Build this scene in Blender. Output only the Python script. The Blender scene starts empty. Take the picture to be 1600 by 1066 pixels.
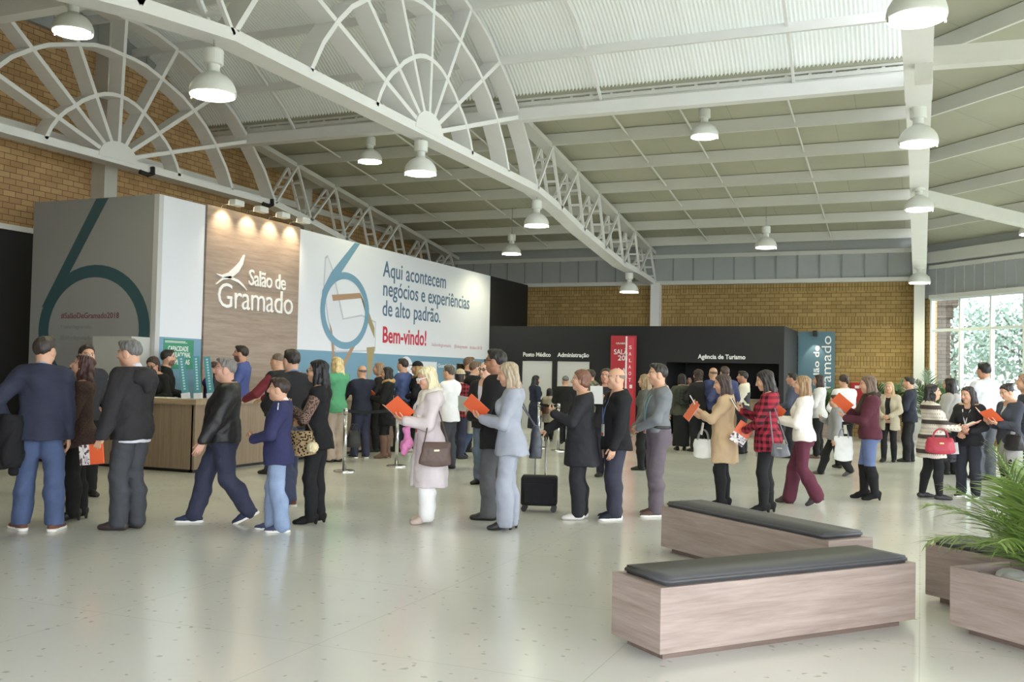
import bpy, bmesh, math, random
import numpy as np
from mathutils import Vector, Matrix, Euler
R = math.radians
random.seed(7)
C = bpy.context.scene.collection
SC = bpy.context.scene

# ---------------------------------------------------------------- camera, world, exposure
cd = bpy.data.cameras.new('camera'); cam = bpy.data.objects.new('camera', cd); C.objects.link(cam)
YAW, PIT, ROL = R(22.8), R(1.95), R(1.2)
fw = Vector((-math.sin(YAW)*math.cos(PIT), math.cos(YAW)*math.cos(PIT), math.sin(PIT)))
rt = Vector((math.cos(YAW), math.sin(YAW), 0)); up = rt.cross(fw)
r2 = rt*math.cos(ROL)+up*math.sin(ROL); u2 = up*math.cos(ROL)-rt*math.sin(ROL)
CAMP = Vector((0, 0, 1.58))
cam.matrix_world = Matrix((( r2.x, u2.x, -fw.x, CAMP.x), (r2.y, u2.y, -fw.y, CAMP.y), (r2.z, u2.z, -fw.z, CAMP.z), (0, 0, 0, 1)))
cd.sensor_width = 36.0; cd.lens = 1523/1600*36.0; cd.clip_start = .05; cd.clip_end = 300
SC.camera = cam
vs = SC.view_settings
SC.display_settings.display_device = 'sRGB'
vs.view_transform = 'Standard'; vs.look = 'None'; vs.gamma = 1.0; vs.use_curve_mapping = False
vs.exposure = 0.5
w = bpy.data.worlds.new('overcast_sky'); SC.world = w; w.use_nodes = True
bg = w.node_tree.nodes['Background']; bg.inputs['Color'].default_value = (.89, .945, 1, 1); bg.inputs['Strength'].default_value = 6.2
try:
    SC.cycles.use_denoising = True; SC.cycles.max_bounces = 8; SC.cycles.diffuse_bounces = 5
    SC.cycles.glossy_bounces = 3; SC.cycles.transmission_bounces = 6; SC.cycles.transparent_max_bounces = 8
    SC.cycles.sample_clamp_indirect = 6.0
except Exception: pass

# ---------------------------------------------------------------- helpers
def lin(c):
    f = lambda v: v/12.92 if v <= .04045 else ((v+.055)/1.055)**2.4
    return tuple(f(v/255) for v in c)+(1,)
MATS = {}
def nodes(m):
    m.use_nodes = True
    nt = m.node_tree; return nt, nt.nodes['Principled BSDF'], nt.links
def N(nt, typ, **kw):
    n = nt.nodes.new(typ)
    for k, v in kw.items():
        if k in n.inputs: n.inputs[k].default_value = v
        else: setattr(n, k, v)
    return n
def mat(name, col, rough=.6, metal=0, spec=.5, emit=None, var=0.0, vscale=8, bump=0, bscale=60, stretch=(1, 1, 1)):
    """plain procedural material: base colour with a noise variation and optional bump"""
    if name in MATS: return MATS[name]
    m = bpy.data.materials.new(name); MATS[name] = m
    nt, b, L = nodes(m)
    c = lin(col)
    b.inputs['Base Color'].default_value = c; b.inputs['Roughness'].default_value = rough
    b.inputs['Metallic'].default_value = metal; b.inputs['Specular IOR Level'].default_value = spec
    if var or bump:
        tc = N(nt, 'ShaderNodeTexCoord'); mp = N(nt, 'ShaderNodeMapping'); mp.inputs['Scale'].default_value = stretch
        L.new(tc.outputs['Object'], mp.inputs['Vector'])
    if var:
        nz = N(nt, 'ShaderNodeTexNoise', Scale=vscale, Detail=4.0); L.new(mp.outputs[0], nz.inputs['Vector'])
        mx = N(nt, 'ShaderNodeMix', data_type='RGBA')
        mx.inputs[6].default_value = tuple(max(0, v*(1-var)) for v in c[:3])+(1,)
        mx.inputs[7].default_value = tuple(min(1, v*(1+var)) for v in c[:3])+(1,)
        L.new(nz.outputs['Fac'], mx.inputs[0]); L.new(mx.outputs[2], b.inputs['Base Color'])
    if bump:
        n2 = N(nt, 'ShaderNodeTexNoise', Scale=bscale, Detail=3.0); L.new(mp.outputs[0], n2.inputs['Vector'])
        bp = N(nt, 'ShaderNodeBump', Strength=bump, Distance=.01); L.new(n2.outputs['Fac'], bp.inputs['Height']); L.new(bp.outputs[0], b.inputs['Normal'])
    if emit:
        b.inputs['Emission Color'].default_value = lin(emit[0]); b.inputs['Emission Strength'].default_value = emit[1]
    return m

def wood(name, c1, c2, along='X', scale=1.0, rough=.45):
    if name in MATS: return MATS[name]
    m = bpy.data.materials.new(name); MATS[name] = m
    nt, b, L = nodes(m)
    tc = N(nt, 'ShaderNodeTexCoord'); mp = N(nt, 'ShaderNodeMapping')
    s = {'X': (.55, 9, 9), 'Y': (9, .55, 9), 'Z': (9, 9, .55), 'H': (.55, .55, 9)}[along]
    mp.inputs['Scale'].default_value = tuple(v*scale for v in s)
    L.new(tc.outputs['Object'], mp.inputs['Vector'])
    n1 = N(nt, 'ShaderNodeTexNoise', Scale=2.2, Detail=6.0, Roughness=.6, Distortion=.4); L.new(mp.outputs[0], n1.inputs['Vector'])
    n2 = N(nt, 'ShaderNodeTexNoise', Scale=11.0, Detail=3.0); L.new(mp.outputs[0], n2.inputs['Vector'])
    ad = N(nt, 'ShaderNodeMath', operation='ADD'); L.new(n1.outputs['Fac'], ad.inputs[0])
    mu = N(nt, 'ShaderNodeMath', operation='MULTIPLY'); L.new(n2.outputs['Fac'], mu.inputs[0]); mu.inputs[1].default_value = .35
    L.new(mu.outputs[0], ad.inputs[1])
    cr = N(nt, 'ShaderNodeValToRGB'); cr.color_ramp.elements[0].position = .45; cr.color_ramp.elements[1].position = .85
    cr.color_ramp.elements[0].color = lin(c1); cr.color_ramp.elements[1].color = lin(c2)
    L.new(ad.outputs[0], cr.inputs[0]); L.new(cr.outputs[0], b.inputs['Base Color'])
    b.inputs['Roughness'].default_value = rough
    return m

def newobj(name, me, parent=None, m=None):
    o = bpy.data.objects.new(name, me); C.objects.link(o)
    if parent is not None: o.parent = parent
    if m is not None:
        for x in (m if isinstance(m, (list, tuple)) else [m]): me.materials.append(x)
    return o
def build(name, bm, m, parent=None, smooth=False):
    me = bpy.data.meshes.new(name)
    bmesh.ops.recalc_face_normals(bm, faces=bm.faces)
    bm.to_mesh(me); bm.free()
    if smooth: me.polygons.foreach_set('use_smooth', [True]*len(me.polygons))
    return newobj(name, me, parent, m)
def BM(): return bmesh.new()
def box(bm, lo, hi, M=None, bevel=0):
    x0, y0, z0 = lo; x1, y1, z1 = hi
    v = [bm.verts.new(p) for p in [(x0,y0,z0),(x1,y0,z0),(x1,y1,z0),(x0,y1,z0),(x0,y0,z1),(x1,y0,z1),(x1,y1,z1),(x0,y1,z1)]]
    fs = [bm.faces.new([v[i] for i in f]) for f in [(3,2,1,0),(4,5,6,7),(0,1,5,4),(1,2,6,5),(2,3,7,6),(3,0,4,7)]]
    if bevel:
        es = list({e for f in fs for e in f.edges})
        r = bmesh.ops.bevel(bm, geom=es, offset=bevel, segments=2, affect='EDGES', profile=.5)
        v = list({q for f in r['faces'] for q in f.verts} | {q for q in v if q.is_valid})
    if M is not None: bmesh.ops.transform(bm, matrix=M, verts=v)
    return v
def bar(bm, a, b, wx, h, up=(0, 0, 1)):
    """rectangular bar from a to b; wx = width across, h = height in the plane of up"""
    a = Vector(a); b = Vector(b); d = (b-a).normalized(); u = Vector(up)
    s = d.cross(u)
    if s.length < 1e-4: s = d.cross(Vector((1, 0, 0)))
    s.normalize(); u = s.cross(d).normalized()
    vs_ = []
    for p in (a, b):
        for i, j in ((-1,-1),(1,-1),(1,1),(-1,1)): vs_.append(bm.verts.new(p+s*i*wx/2+u*j*h/2))
    for f in [(0,1,2,3),(7,6,5,4),(0,4,5,1),(1,5,6,2),(2,6,7,3),(3,7,4,0)]: bm.faces.new([vs_[i] for i in f])
    return vs_
def strip(bm, pts, wx, h, axis=(1, 0, 0)):
    """a bent plate following pts in the plane across axis; wx along axis, h in-plane thickness"""
    ax = Vector(axis); P = [Vector(p) for p in pts]; rings = []
    for i, p in enumerate(P):
        d = (P[min(i+1, len(P)-1)]-P[max(i-1, 0)]).normalized(); n = ax.cross(d).normalized()
        rings.append([bm.verts.new(p+ax*a*wx/2+n*b*h/2) for a, b in ((-1,-1),(1,-1),(1,1),(-1,1))])
    for r0, r1 in zip(rings, rings[1:]):
        for k in range(4): bm.faces.new((r0[k], r0[(k+1) % 4], r1[(k+1) % 4], r1[k]))
    bm.faces.new(rings[0][::-1]); bm.faces.new(rings[-1])
def lathe(bm, prof, n=24, M=None):
    rings = []
    for r, z in prof:
        rings.append([bm.verts.new((r*math.cos(2*math.pi*k/n), r*math.sin(2*math.pi*k/n), z)) for k in range(n)])
    for r0, r1 in zip(rings, rings[1:]):
        for k in range(n): bm.faces.new((r0[k], r0[(k+1) % n], r1[(k+1) % n], r1[k]))
    bm.faces.new(rings[0][::-1]); bm.faces.new(rings[-1])
    if M is not None: bmesh.ops.transform(bm, matrix=M, verts=[v for r in rings for v in r])
def tube(bm, pts, r, n=8, closed=False):
    P = [Vector(p) for p in pts]; rings = []; prev = None
    for i, p in enumerate(P):
        d = (P[min(i+1, len(P)-1)]-P[max(i-1, 0)])
        if closed: d = P[(i+1) % len(P)]-P[i-1]
        d.normalize()
        a = prev if prev is not None else (Vector((0, 0, 1)) if abs(d.z) < .9 else Vector((1, 0, 0)))
        s = (a-d*a.dot(d)).normalized(); prev = s; t = d.cross(s)
        rr = r[i] if isinstance(r, (list, tuple)) else r
        rings.append([bm.verts.new(p+s*rr*math.cos(2*math.pi*k/n)+t*rr*math.sin(2*math.pi*k/n)) for k in range(n)])
    prs = list(zip(rings, rings[1:]))+([(rings[-1], rings[0])] if closed else [])
    for r0, r1 in prs:
        for k in range(n): bm.faces.new((r0[k], r0[(k+1) % n], r1[(k+1) % n], r1[k]))
    if not closed: bm.faces.new(rings[0][::-1]); bm.faces.new(rings[-1])
def poly(bm, pts, d):
    """closed outline pts (3-D) given thickness along vector d"""
    d = Vector(d); a = [bm.verts.new(Vector(p)) for p in pts]; b = [bm.verts.new(Vector(p)+d) for p in pts]
    f1 = bm.faces.new(a); f2 = bm.faces.new(b[::-1]); n = len(pts)
    for i in range(n): bm.faces.new((a[i], a[(i+1) % n], b[(i+1) % n], b[i]))
    bmesh.ops.triangulate(bm, faces=[f1, f2])
def empty(name, loc=(0, 0, 0), rz=0):
    o = bpy.data.objects.new(name, None); C.objects.link(o); o.location = loc; o.rotation_euler = (0, 0, rz); o.empty_display_size = .1
    return o
def tag(o, label, cat, group=None):
    o['label'] = label; o['category'] = cat
    if group: o['group'] = group
    return o
def thing(name, label, cat, loc=(0, 0, 0), rz=0, group=None): return tag(empty(name, loc, rz), label, cat, group)
def struct(name, bm, m, parent=None, smooth=False):
    o = build(name, bm, m, parent, smooth)
    if parent is None: o['kind'] = 'structure'
    return o
def text(name, s, m, parent, loc, rot, height, width=None, ext=.004, weight=0.0, align='LEFT', space=1.0):
    """lettering fitted to a width; height is the size of a capital"""
    c = bpy.data.curves.new(name, 'FONT'); c.body = s; c.size = height/.7; c.extrude = ext; c.offset = weight*height; c.align_x = align
    c.space_character = space; c.resolution_u = 3
    c.materials.append(m)
    o = bpy.data.objects.new(name, c); C.objects.link(o); o.parent = parent; o.location = loc; o.rotation_euler = rot
    if width:
        bpy.context.view_layer.update(); dx = o.dimensions.x
        if dx > 0: o.scale.x = width/dx
    bpy.context.view_layer.update()
    me = bpy.data.meshes.new_from_object(o.evaluated_get(bpy.context.evaluated_depsgraph_get()))
    n = bpy.data.objects.new(name, me); C.objects.link(n); n.parent = parent; n.location = loc; n.rotation_euler = rot; n.scale = o.scale
    bpy.data.objects.remove(o); bpy.data.curves.remove(c)
    return n
def words(name, s, m, parent, loc, rot, height, width, ext, weight):
    def tw(b):
        c = bpy.data.curves.new('measure', 'FONT'); c.body = b; c.size = height/.7; c.offset = weight*height; o = bpy.data.objects.new('measure', c); C.objects.link(o)
        bpy.context.view_layer.update(); v = o.dimensions.x; bpy.data.objects.remove(o); bpy.data.curves.remove(c); return v
    k = width/tw(s); pre = ''; d = Euler(rot).to_matrix() @ Vector((1, 0, 0))
    for w_ in s.split(' '):
        pre = (pre+' '+w_).strip(); x = (tw(pre)-tw(w_))*k
        text(name, w_, m, parent, Vector(loc)+d*x, rot, height, tw(w_)*k, ext, weight)
FX = (R(90), 0, R(90))      # lettering on a face that looks towards +X
FY = (R(90), 0, 0)          # lettering on a face that looks towards -Y
def copy_tree(o, parent=None):
    c = o.copy(); C.objects.link(c)
    if parent is not None: c.parent = parent
    for ch in list(o.children): copy_tree(ch, c)
    return c

# ---------------------------------------------------------------- materials of the hall
def brick_mat(name, c1, c2, mortar, axis, bands):
    m = bpy.data.materials.new(name); nt, b, L = nodes(m)
    tc = N(nt, 'ShaderNodeTexCoord'); sp = N(nt, 'ShaderNodeSeparateXYZ'); L.new(tc.outputs['Object'], sp.inputs[0])
    u = sp.outputs['X'] if axis == 'X' else sp.outputs['Y']; z = sp.outputs['Z']
    cb = N(nt, 'ShaderNodeCombineXYZ'); L.new(u, cb.inputs[0]); L.new(z, cb.inputs[1])
    def bt(wd, ht, off):
        t = N(nt, 'ShaderNodeTexBrick', offset=off); t.inputs['Scale'].default_value = 1; t.inputs['Brick Width'].default_value = wd
        t.inputs['Row Height'].default_value = ht; t.inputs['Mortar Size'].default_value = .008; t.inputs['Mortar Smooth'].default_value = .3
        t.inputs['Bias'].default_value = 0
        t.inputs['Color1'].default_value = lin(c1); t.inputs['Color2'].default_value = lin(c2); t.inputs['Mortar'].default_value = lin(mortar)
        L.new(cb.outputs[0], t.inputs['Vector']); return t
    A = bt(.27, .115, .5); B = bt(.085, .27, 0.0)
    fac = None
    for z0, z1 in bands:
        g = N(nt, 'ShaderNodeMath', operation='GREATER_THAN'); L.new(z, g.inputs[0]); g.inputs[1].default_value = z0
        l = N(nt, 'ShaderNodeMath', operation='LESS_THAN'); L.new(z, l.inputs[0]); l.inputs[1].default_value = z1
        mu = N(nt, 'ShaderNodeMath', operation='MULTIPLY'); L.new(g.outputs[0], mu.inputs[0]); L.new(l.outputs[0], mu.inputs[1])
        if fac is None: fac = mu
        else:
            a = N(nt, 'ShaderNodeMath', operation='ADD'); L.new(fac.outputs[0], a.inputs[0]); L.new(mu.outputs[0], a.inputs[1]); fac = a
    mx = N(nt, 'ShaderNodeMix', data_type='RGBA')
    if fac is not None: L.new(fac.outputs[0], mx.inputs[0])
    else: mx.inputs[0].default_value = 0
    L.new(A.outputs['Color'], mx.inputs[6]); L.new(B.outputs['Color'], mx.inputs[7])
    nz = N(nt, 'ShaderNodeTexNoise', Scale=1.7, Detail=5.0); L.new(tc.outputs['Object'], nz.inputs['Vector'])
    cr = N(nt, 'ShaderNodeMapRange'); cr.inputs[3].default_value = .78; cr.inputs[4].default_value = 1.15; L.new(nz.outputs['Fac'], cr.inputs[0])
    m2 = N(nt, 'ShaderNodeMix', data_type='RGBA', blend_type='MULTIPLY'); m2.inputs[0].default_value = 1
    L.new(mx.outputs[2], m2.inputs[6]); L.new(cr.outputs[0], m2.inputs[7]); L.new(m2.outputs[2], b.inputs['Base Color'])
    b.inputs['Roughness'].default_value = .85; b.inputs['Specular IOR Level'].default_value = .2
    return m
M_brick_back = brick_mat('brick_back', (184, 156, 106), (164, 136, 88), (110, 90, 56), 'X', [(4.2, 4.5), (3.18, 3.45), (2.03, 2.3), (.9, 1.17)])
M_brick_left = brick_mat('brick_left', (206, 172, 128), (186, 150, 108), (132, 104, 76), 'Y', [])
M_steel = mat('white_steel', (236, 236, 236), .5, var=.03, vscale=3)
M_steel2 = mat('grey_white_steel', (214, 214, 209), .55, var=.04, vscale=3)
M_siding = mat('siding', (172, 176, 178), .6, var=.04, vscale=2)
M_black = mat('black_panel', (38, 38, 41), .55, spec=.35, var=.06, vscale=2)
M_white = mat('white_panel', (226, 229, 238), .55, var=.015, vscale=2)
M_shaded_white = mat('shaded_white_panel', (152, 153, 154), .55, var=.015, vscale=2)  # white board facing away from the daylight; its shade is put into this grey
M_teal = mat('teal_print', (116, 156, 182), .5)
M_dteal = mat('dark_teal_print', (58, 88, 96), .5)
M_wood = wood('oak_laminate', (136, 119, 111), (168, 152, 144), 'H')
M_woodY = wood('oak_laminate_y', (142, 124, 112), (170, 152, 140), 'H')
M_counter = wood('counter_laminate', (128, 110, 92), (154, 135, 115), 'Z')
M_chrome = mat('brushed_steel', (200, 200, 202), .22, metal=1)
M_dark = mat('dark_trim', (30, 30, 32), .5)

def floor_mat():
    m = bpy.data.materials.new('terrazzo_floor'); nt, b, L = nodes(m)
    tc = N(nt, 'ShaderNodeTexCoord'); mp = N(nt, 'ShaderNodeMapping'); mp.inputs['Rotation'].default_value = (0, 0, R(0))
    L.new(tc.outputs['Object'], mp.inputs['Vector'])
    n1 = N(nt, 'ShaderNodeTexNoise', Scale=.7, Detail=4.0); L.new(mp.outputs[0], n1.inputs['Vector'])
    base = N(nt, 'ShaderNodeMix', data_type='RGBA'); base.inputs[6].default_value = lin((206, 206, 201)); base.inputs[7].default_value = lin((222, 222, 217))
    L.new(n1.outputs['Fac'], base.inputs[0])
    # stone chips
    v = N(nt, 'ShaderNodeTexVoronoi', Scale=14.0); v.inputs['Randomness'].default_value = 1
    nd = N(nt, 'ShaderNodeTexNoise', Scale=6.0, Detail=3.0); L.new(mp.outputs[0], nd.inputs['Vector'])
    av = N(nt, 'ShaderNodeMix', data_type='VECTOR'); av.inputs[0].default_value = .12
    L.new(mp.outputs[0], av.inputs[4]); L.new(nd.outputs['Color'], av.inputs[5]); L.new(av.outputs[1], v.inputs['Vector'])
    sm = N(nt, 'ShaderNodeMapRange'); sm.inputs[1].default_value = .13; sm.inputs[2].default_value = .22; sm.inputs[3].default_value = 1; sm.inputs[4].default_value = 0
    L.new(v.outputs['Distance'], sm.inputs[0])
    sr = N(nt, 'ShaderNodeSeparateXYZ'); L.new(v.outputs['Color'], sr.inputs[0])
    gt = N(nt, 'ShaderNodeMath', operation='GREATER_THAN'); gt.inputs[1].default_value = .62; L.new(sr.outputs[0], gt.inputs[0])
    mu = N(nt, 'ShaderNodeMath', operation='MULTIPLY'); L.new(sm.outputs[0], mu.inputs[0]); L.new(gt.outputs[0], mu.inputs[1])
    ms = N(nt, 'ShaderNodeMath', operation='MULTIPLY'); L.new(mu.outputs[0], ms.inputs[0]); ms.inputs[1].default_value = .55
    c2 = N(nt, 'ShaderNodeMix', data_type='RGBA'); L.new(ms.outputs[0], c2.inputs[0]); L.new(base.outputs[2], c2.inputs[6]); c2.inputs[7].default_value = lin((150, 148, 132))
    # large slab joints
    br = N(nt, 'ShaderNodeTexBrick', offset=0.0); br.inputs['Scale'].default_value = 1; br.inputs['Brick Width'].default_value = 1.6; br.inputs['Row Height'].default_value = 1.6
    br.inputs['Mortar Size'].default_value = .004; br.inputs['Mortar Smooth'].default_value = .5
    br.inputs['Color1'].default_value = (1, 1, 1, 1); br.inputs['Color2'].default_value = (1, 1, 1, 1); br.inputs['Mortar'].default_value = (.80, .80, .78, 1)
    L.new(mp.outputs[0], br.inputs['Vector'])
    c3 = N(nt, 'ShaderNodeMix', data_type='RGBA', blend_type='MULTIPLY'); c3.inputs[0].default_value = 1
    L.new(c2.outputs[2], c3.inputs[6]); L.new(br.outputs['Color'], c3.inputs[7]); L.new(c3.outputs[2], b.inputs['Base Color'])
    rr = N(nt, 'ShaderNodeMapRange'); rr.inputs[3].default_value = .11; rr.inputs[4].default_value = .22; L.new(n1.outputs['Fac'], rr.inputs[0])
    L.new(rr.outputs[0], b.inputs['Roughness']); b.inputs['Specular IOR Level'].default_value = .55
    return m
def board_mat(name, col):
    """roof lining boards with seams down the slope"""
    m = bpy.data.materials.new(name); nt, b, L = nodes(m)
    tc = N(nt, 'ShaderNodeTexCoord')
    br = N(nt, 'ShaderNodeTexBrick', offset=.37); br.inputs['Scale'].default_value = 1; br.inputs['Brick Width'].default_value = 1.22; br.inputs['Row Height'].default_value = 1.73
    br.inputs['Mortar Size'].default_value = .012; br.inputs['Mortar Smooth'].default_value = .2; br.inputs['Bias'].default_value = 0
    c = lin(col)
    br.inputs['Color1'].default_value = c; br.inputs['Color2'].default_value = tuple(v*.95 for v in c[:3])+(1,); br.inputs['Mortar'].default_value = tuple(v*.8 for v in c[:3])+(1,)
    L.new(tc.outputs['UV'], br.inputs['Vector'])
    nz = N(nt, 'ShaderNodeTexNoise', Scale=.9, Detail=5.0); L.new(tc.outputs['Object'], nz.inputs['Vector'])
    mr = N(nt, 'ShaderNodeMapRange'); mr.inputs[3].default_value = .86; mr.inputs[4].default_value = 1.1; L.new(nz.outputs['Fac'], mr.inputs[0])
    mx = N(nt, 'ShaderNodeMix', data_type='RGBA', blend_type='MULTIPLY'); mx.inputs[0].default_value = 1
    L.new(br.outputs['Color'], mx.inputs[6]); L.new(mr.outputs[0], mx.inputs[7]); L.new(mx.outputs[2], b.inputs['Base Color'])
    b.inputs['Roughness'].default_value = .7
    return m
M_board = board_mat('lining_board', (182, 182, 163))
def vault_mat():
    m = bpy.data.materials.new('translucent_sheet'); m.use_nodes = True; nt = m.node_tree; nt.nodes.clear()
    out = N(nt, 'ShaderNodeOutputMaterial'); d = N(nt, 'ShaderNodeBsdfDiffuse', Color=lin((232, 234, 230))); t = N(nt, 'ShaderNodeBsdfTranslucent', Color=lin((222, 228, 226)))
    mx = N(nt, 'ShaderNodeMixShader'); mx.inputs[0].default_value = .12
    # translucency stepped up towards the right to put the daylight brightening into the sheets
    tc = N(nt, 'ShaderNodeTexCoord'); sp = N(nt, 'ShaderNodeSeparateXYZ'); nt.links.new(tc.outputs['Object'], sp.inputs[0])
    sn = N(nt, 'ShaderNodeMath', operation='SNAP'); sn.inputs[1].default_value = 1.0; nt.links.new(sp.outputs['X'], sn.inputs[0])
    mr = N(nt, 'ShaderNodeMapRange'); mr.inputs[1].default_value = -9; mr.inputs[2].default_value = -1; mr.inputs[3].default_value = .008; mr.inputs[4].default_value = .062
    nt.links.new(sn.outputs[0], mr.inputs[0]); nt.links.new(mr.outputs[0], mx.inputs[0])
    nt.links.new(d.outputs[0], mx.inputs[1]); nt.links.new(t.outputs[0], mx.inputs[2]); nt.links.new(mx.outputs[0], out.inputs[0])
    return m
M_vault = vault_mat()
def glass_mat():
    m = bpy.data.materials.new('window_glass'); m.use_nodes = True; nt = m.node_tree; nt.nodes.clear()
    out = N(nt, 'ShaderNodeOutputMaterial'); t = N(nt, 'ShaderNodeBsdfTransparent', Color=(.93, .95, .95, 1)); g = N(nt, 'ShaderNodeBsdfGlossy', Roughness=.02)
    mx = N(nt, 'ShaderNodeMixShader'); mx.inputs[0].default_value = .06
    nt.links.new(t.outputs[0], mx.inputs[1]); nt.links.new(g.outputs[0], mx.inputs[2]); nt.links.new(mx.outputs[0], out.inputs[0])
    return m
M_glass = glass_mat()

# ---------------------------------------------------------------- the hall
XL, YB, YF, XR = -15.8, 29.76, -1.6, 9.6
A0 = Vector((.25, 29.5, 0)); AD = Vector((.68, -.7332, 0)); AN = Vector((-.7332, -.68, 0))   # angled wall: start, run, inward normal
ALEN = (XR-A0.x)/AD.x
A1 = A0+AD*ALEN
bm = BM()
pf = [(XL-.3, YF-.3, 0), (XR+.3, YF-.3, 0), (XR+.3, A1.y, 0), (.25, 29.9, 0), (XL-.3, 29.9, 0)]
poly(bm, [(x, y, -.2) for x, y, z in pf], (0, 0, .2))
struct('floor', bm, floor_mat())
bm = BM(); box(bm, (-60, -60, -.6), (80, 90, -.25)); g = struct('ground_outside', bm, mat('outside_ground', (150, 156, 140), .9, var=.2, vscale=.3))
# left wall: brick with white girts, columns and siding under the vault
bm = BM(); box(bm, (XL-.3, YF, 0), (XL, YB+.3, 10.4)); struct('wall_left', bm, M_brick_left)
bm = BM(); box(bm, (XL, YF, 8.2), (XL+.06, YB, 10.2))
y = YF
while y < YB: box(bm, (XL+.06, y, 8.25), (XL+.085, y+.07, 10.2)); y += .62
box(bm, (XL, YF, 8.12), (XL+.12, YB, 8.22)); struct('wall_left_siding', bm, M_siding)
bm = BM(); box(bm, (XL, YF, 5.98), (XL+.1, YB, 6.14)); struct('trim_1', bm, M_steel)
bm = BM(); box(bm, (XL, YF, 0), (XL+.05, 15.0, 4.08)); struct('wall_left_black', bm, M_black)
bm = BM(); box(bm, (XL, YF, 4.08), (XL+.1, 15.0, 4.18)); struct('trim_2', bm, M_steel)
for i, (yc) in enumerate((15.2, 22.2)):
    bm = BM(); box(bm, (XL, yc-.17, 0), (XL+.36, yc+.17, 10.2)); struct('column_%d' % (i+1), bm, M_steel2)
# back wall
bm = BM(); box(bm, (XL-.3, YB, 0), (.35, YB+.3, 6)); struct('wall_back', bm, M_brick_back)
bm = BM(); box(bm, (XL, YB-.1, 4.52), (.3, YB, 6.0))
wbs = struct('wall_back_siding', bm, M_siding); bm = BM()
x = XL
while x < .2: box(bm, (x, YB-.125, 4.57), (x+.045, YB-.1, 5.26)); x += .62
build('seam_strips', bm, mat('siding_seam', (146, 149, 152), .6), wbs)
bm = BM(); box(bm, (XL, YB-.22, 4.44), (.3, YB, 4.56)); box(bm, (XL, YB-.16, 5.26), (.3, YB, 5.38)); struct('trim_3', bm, M_steel2)
for i, x in enumerate((-14.5, -7.62, -.06)):
    bm = BM(); box(bm, (x-.14, YB-.3, 0), (x+.14, YB, 4.5)); struct('column_%d' % (i+4), bm, M_steel)
# angled window wall
def ang(t, n=0, z=0): p = A0+AD*t+AN*n; return (p.x, p.y, z)
def abar(bm, t0, t1, z0, z1, n0, n1):
    v = [bm.verts.new(ang(t, n, z)) for z in (z0, z1) for t, n in ((t0, n0), (t1, n0), (t1, n1), (t0, n1))]
    for f in [(3,2,1,0),(4,5,6,7),(0,1,5,4),(1,2,6,5),(2,3,7,6),(3,0,4,7)]: bm.faces.new([v[i] for i in f])
bm = BM(); abar(bm, -.3, ALEN, 3.95, 5.8, -.15, 0)
t = .15
while t < ALEN: abar(bm, t, t+.04, 4.02, 4.74, 0, .03); t += .335
struct('wall_right', bm, M_siding)
bm = BM(); abar(bm, 0, ALEN, 3.9, 4.02, 0, .1); abar(bm, 0, ALEN, 4.74, 4.84, 0, .1); struct('trim_4', bm, M_steel2)
bm = BM(); abar(bm, 0, ALEN, 4.9, 5.2, 0, .2); struct('trim_5', bm, M_steel2)
bm = BM(); abar(bm, -.2, ALEN, 0, .95, -.2, 0); abar(bm, -.2, .0, 0, 3.95, -.2, .0); struct('wall_right_sill', bm, M_brick_back)
npn = int(ALEN/1.03)
wf = BM()
for k in range(npn+1): abar(wf, k*1.03-.03, k*1.03+.03, .95, 3.92, -.1, .02)
for z in (.95, 3.0, 3.86): abar(wf, 0, ALEN, z, z+.07, -.09, .01)
win = struct('window_1', wf, mat('window_frame', (216, 222, 222), .45))
gb = BM(); abar(gb, .03, ALEN, 1, 3.9, -.05, -.045); build('glass', gb, M_glass, win)
bm = BM(); box(bm, (-.2, 29.2, 0), (.08, 29.6, 4.5)); struct('column_7', bm, M_steel2)
# unseen right and front sides: glazed bays with piers
bm = BM(); box(bm, (XR, YF, 0), (XR+.3, A1.y, .3)); box(bm, (XR, YF, 5.0), (XR+.3, A1.y, 7.5))
y = YF
while y < A1.y: box(bm, (XR, y, .3), (XR+.3, y+.2, 5)); y += 3.4
struct('wall_right_side', bm, M_brick_left)
bm = BM(); box(bm, (XL-.3, YF-.3, 0), (XR+.3, YF, .3)); box(bm, (XL-.3, YF-.3, 4.3), (XR+.3, YF, 9.5))
box(bm, (XL, YF-.3, .3), (-4.2, YF, 4.3))
x = -3.0
while x < XR: box(bm, (x, YF-.3, .3), (x+.2, YF, 4.3)); x += 3.4
struct('wall_front', bm, M_brick_left)

# roof lining: slopes and vault
YC, ZC = 14.4, 5.59
OUT = [(0, 5.04), (18, 4.2), (36, 3.54), (60, 3.06), (88, 2.81), (120, 3.06), (144, 3.54), (162, 4.2), (180, 5.04)]
MID = [(0, 3.46), (17, 3.0), (36, 2.58), (58, 2.22), (88, 2.08), (122, 2.22), (144, 2.58), (163, 3.0), (180, 3.46)]
INN = [(0, 1.72), (14, 1.57), (35, 1.34), (57, 1.26), (88, 1.26), (123, 1.26), (145, 1.34), (166, 1.57), (180, 1.72)]
def pol(tab, a, add=0):
    for (a0, r0), (a1, r1) in zip(tab, tab[1:]):
        if a0 <= a <= a1:
            r = r0+(r1-r0)*(a-a0)/(a1-a0)+add
            return (YC+r*math.cos(R(a)), ZC+r*math.sin(R(a)))
SLO = .1314
def zr(y): return 6.92-SLO*(abs(y-YC)-4.1)      # top chord line of the low roof
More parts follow.
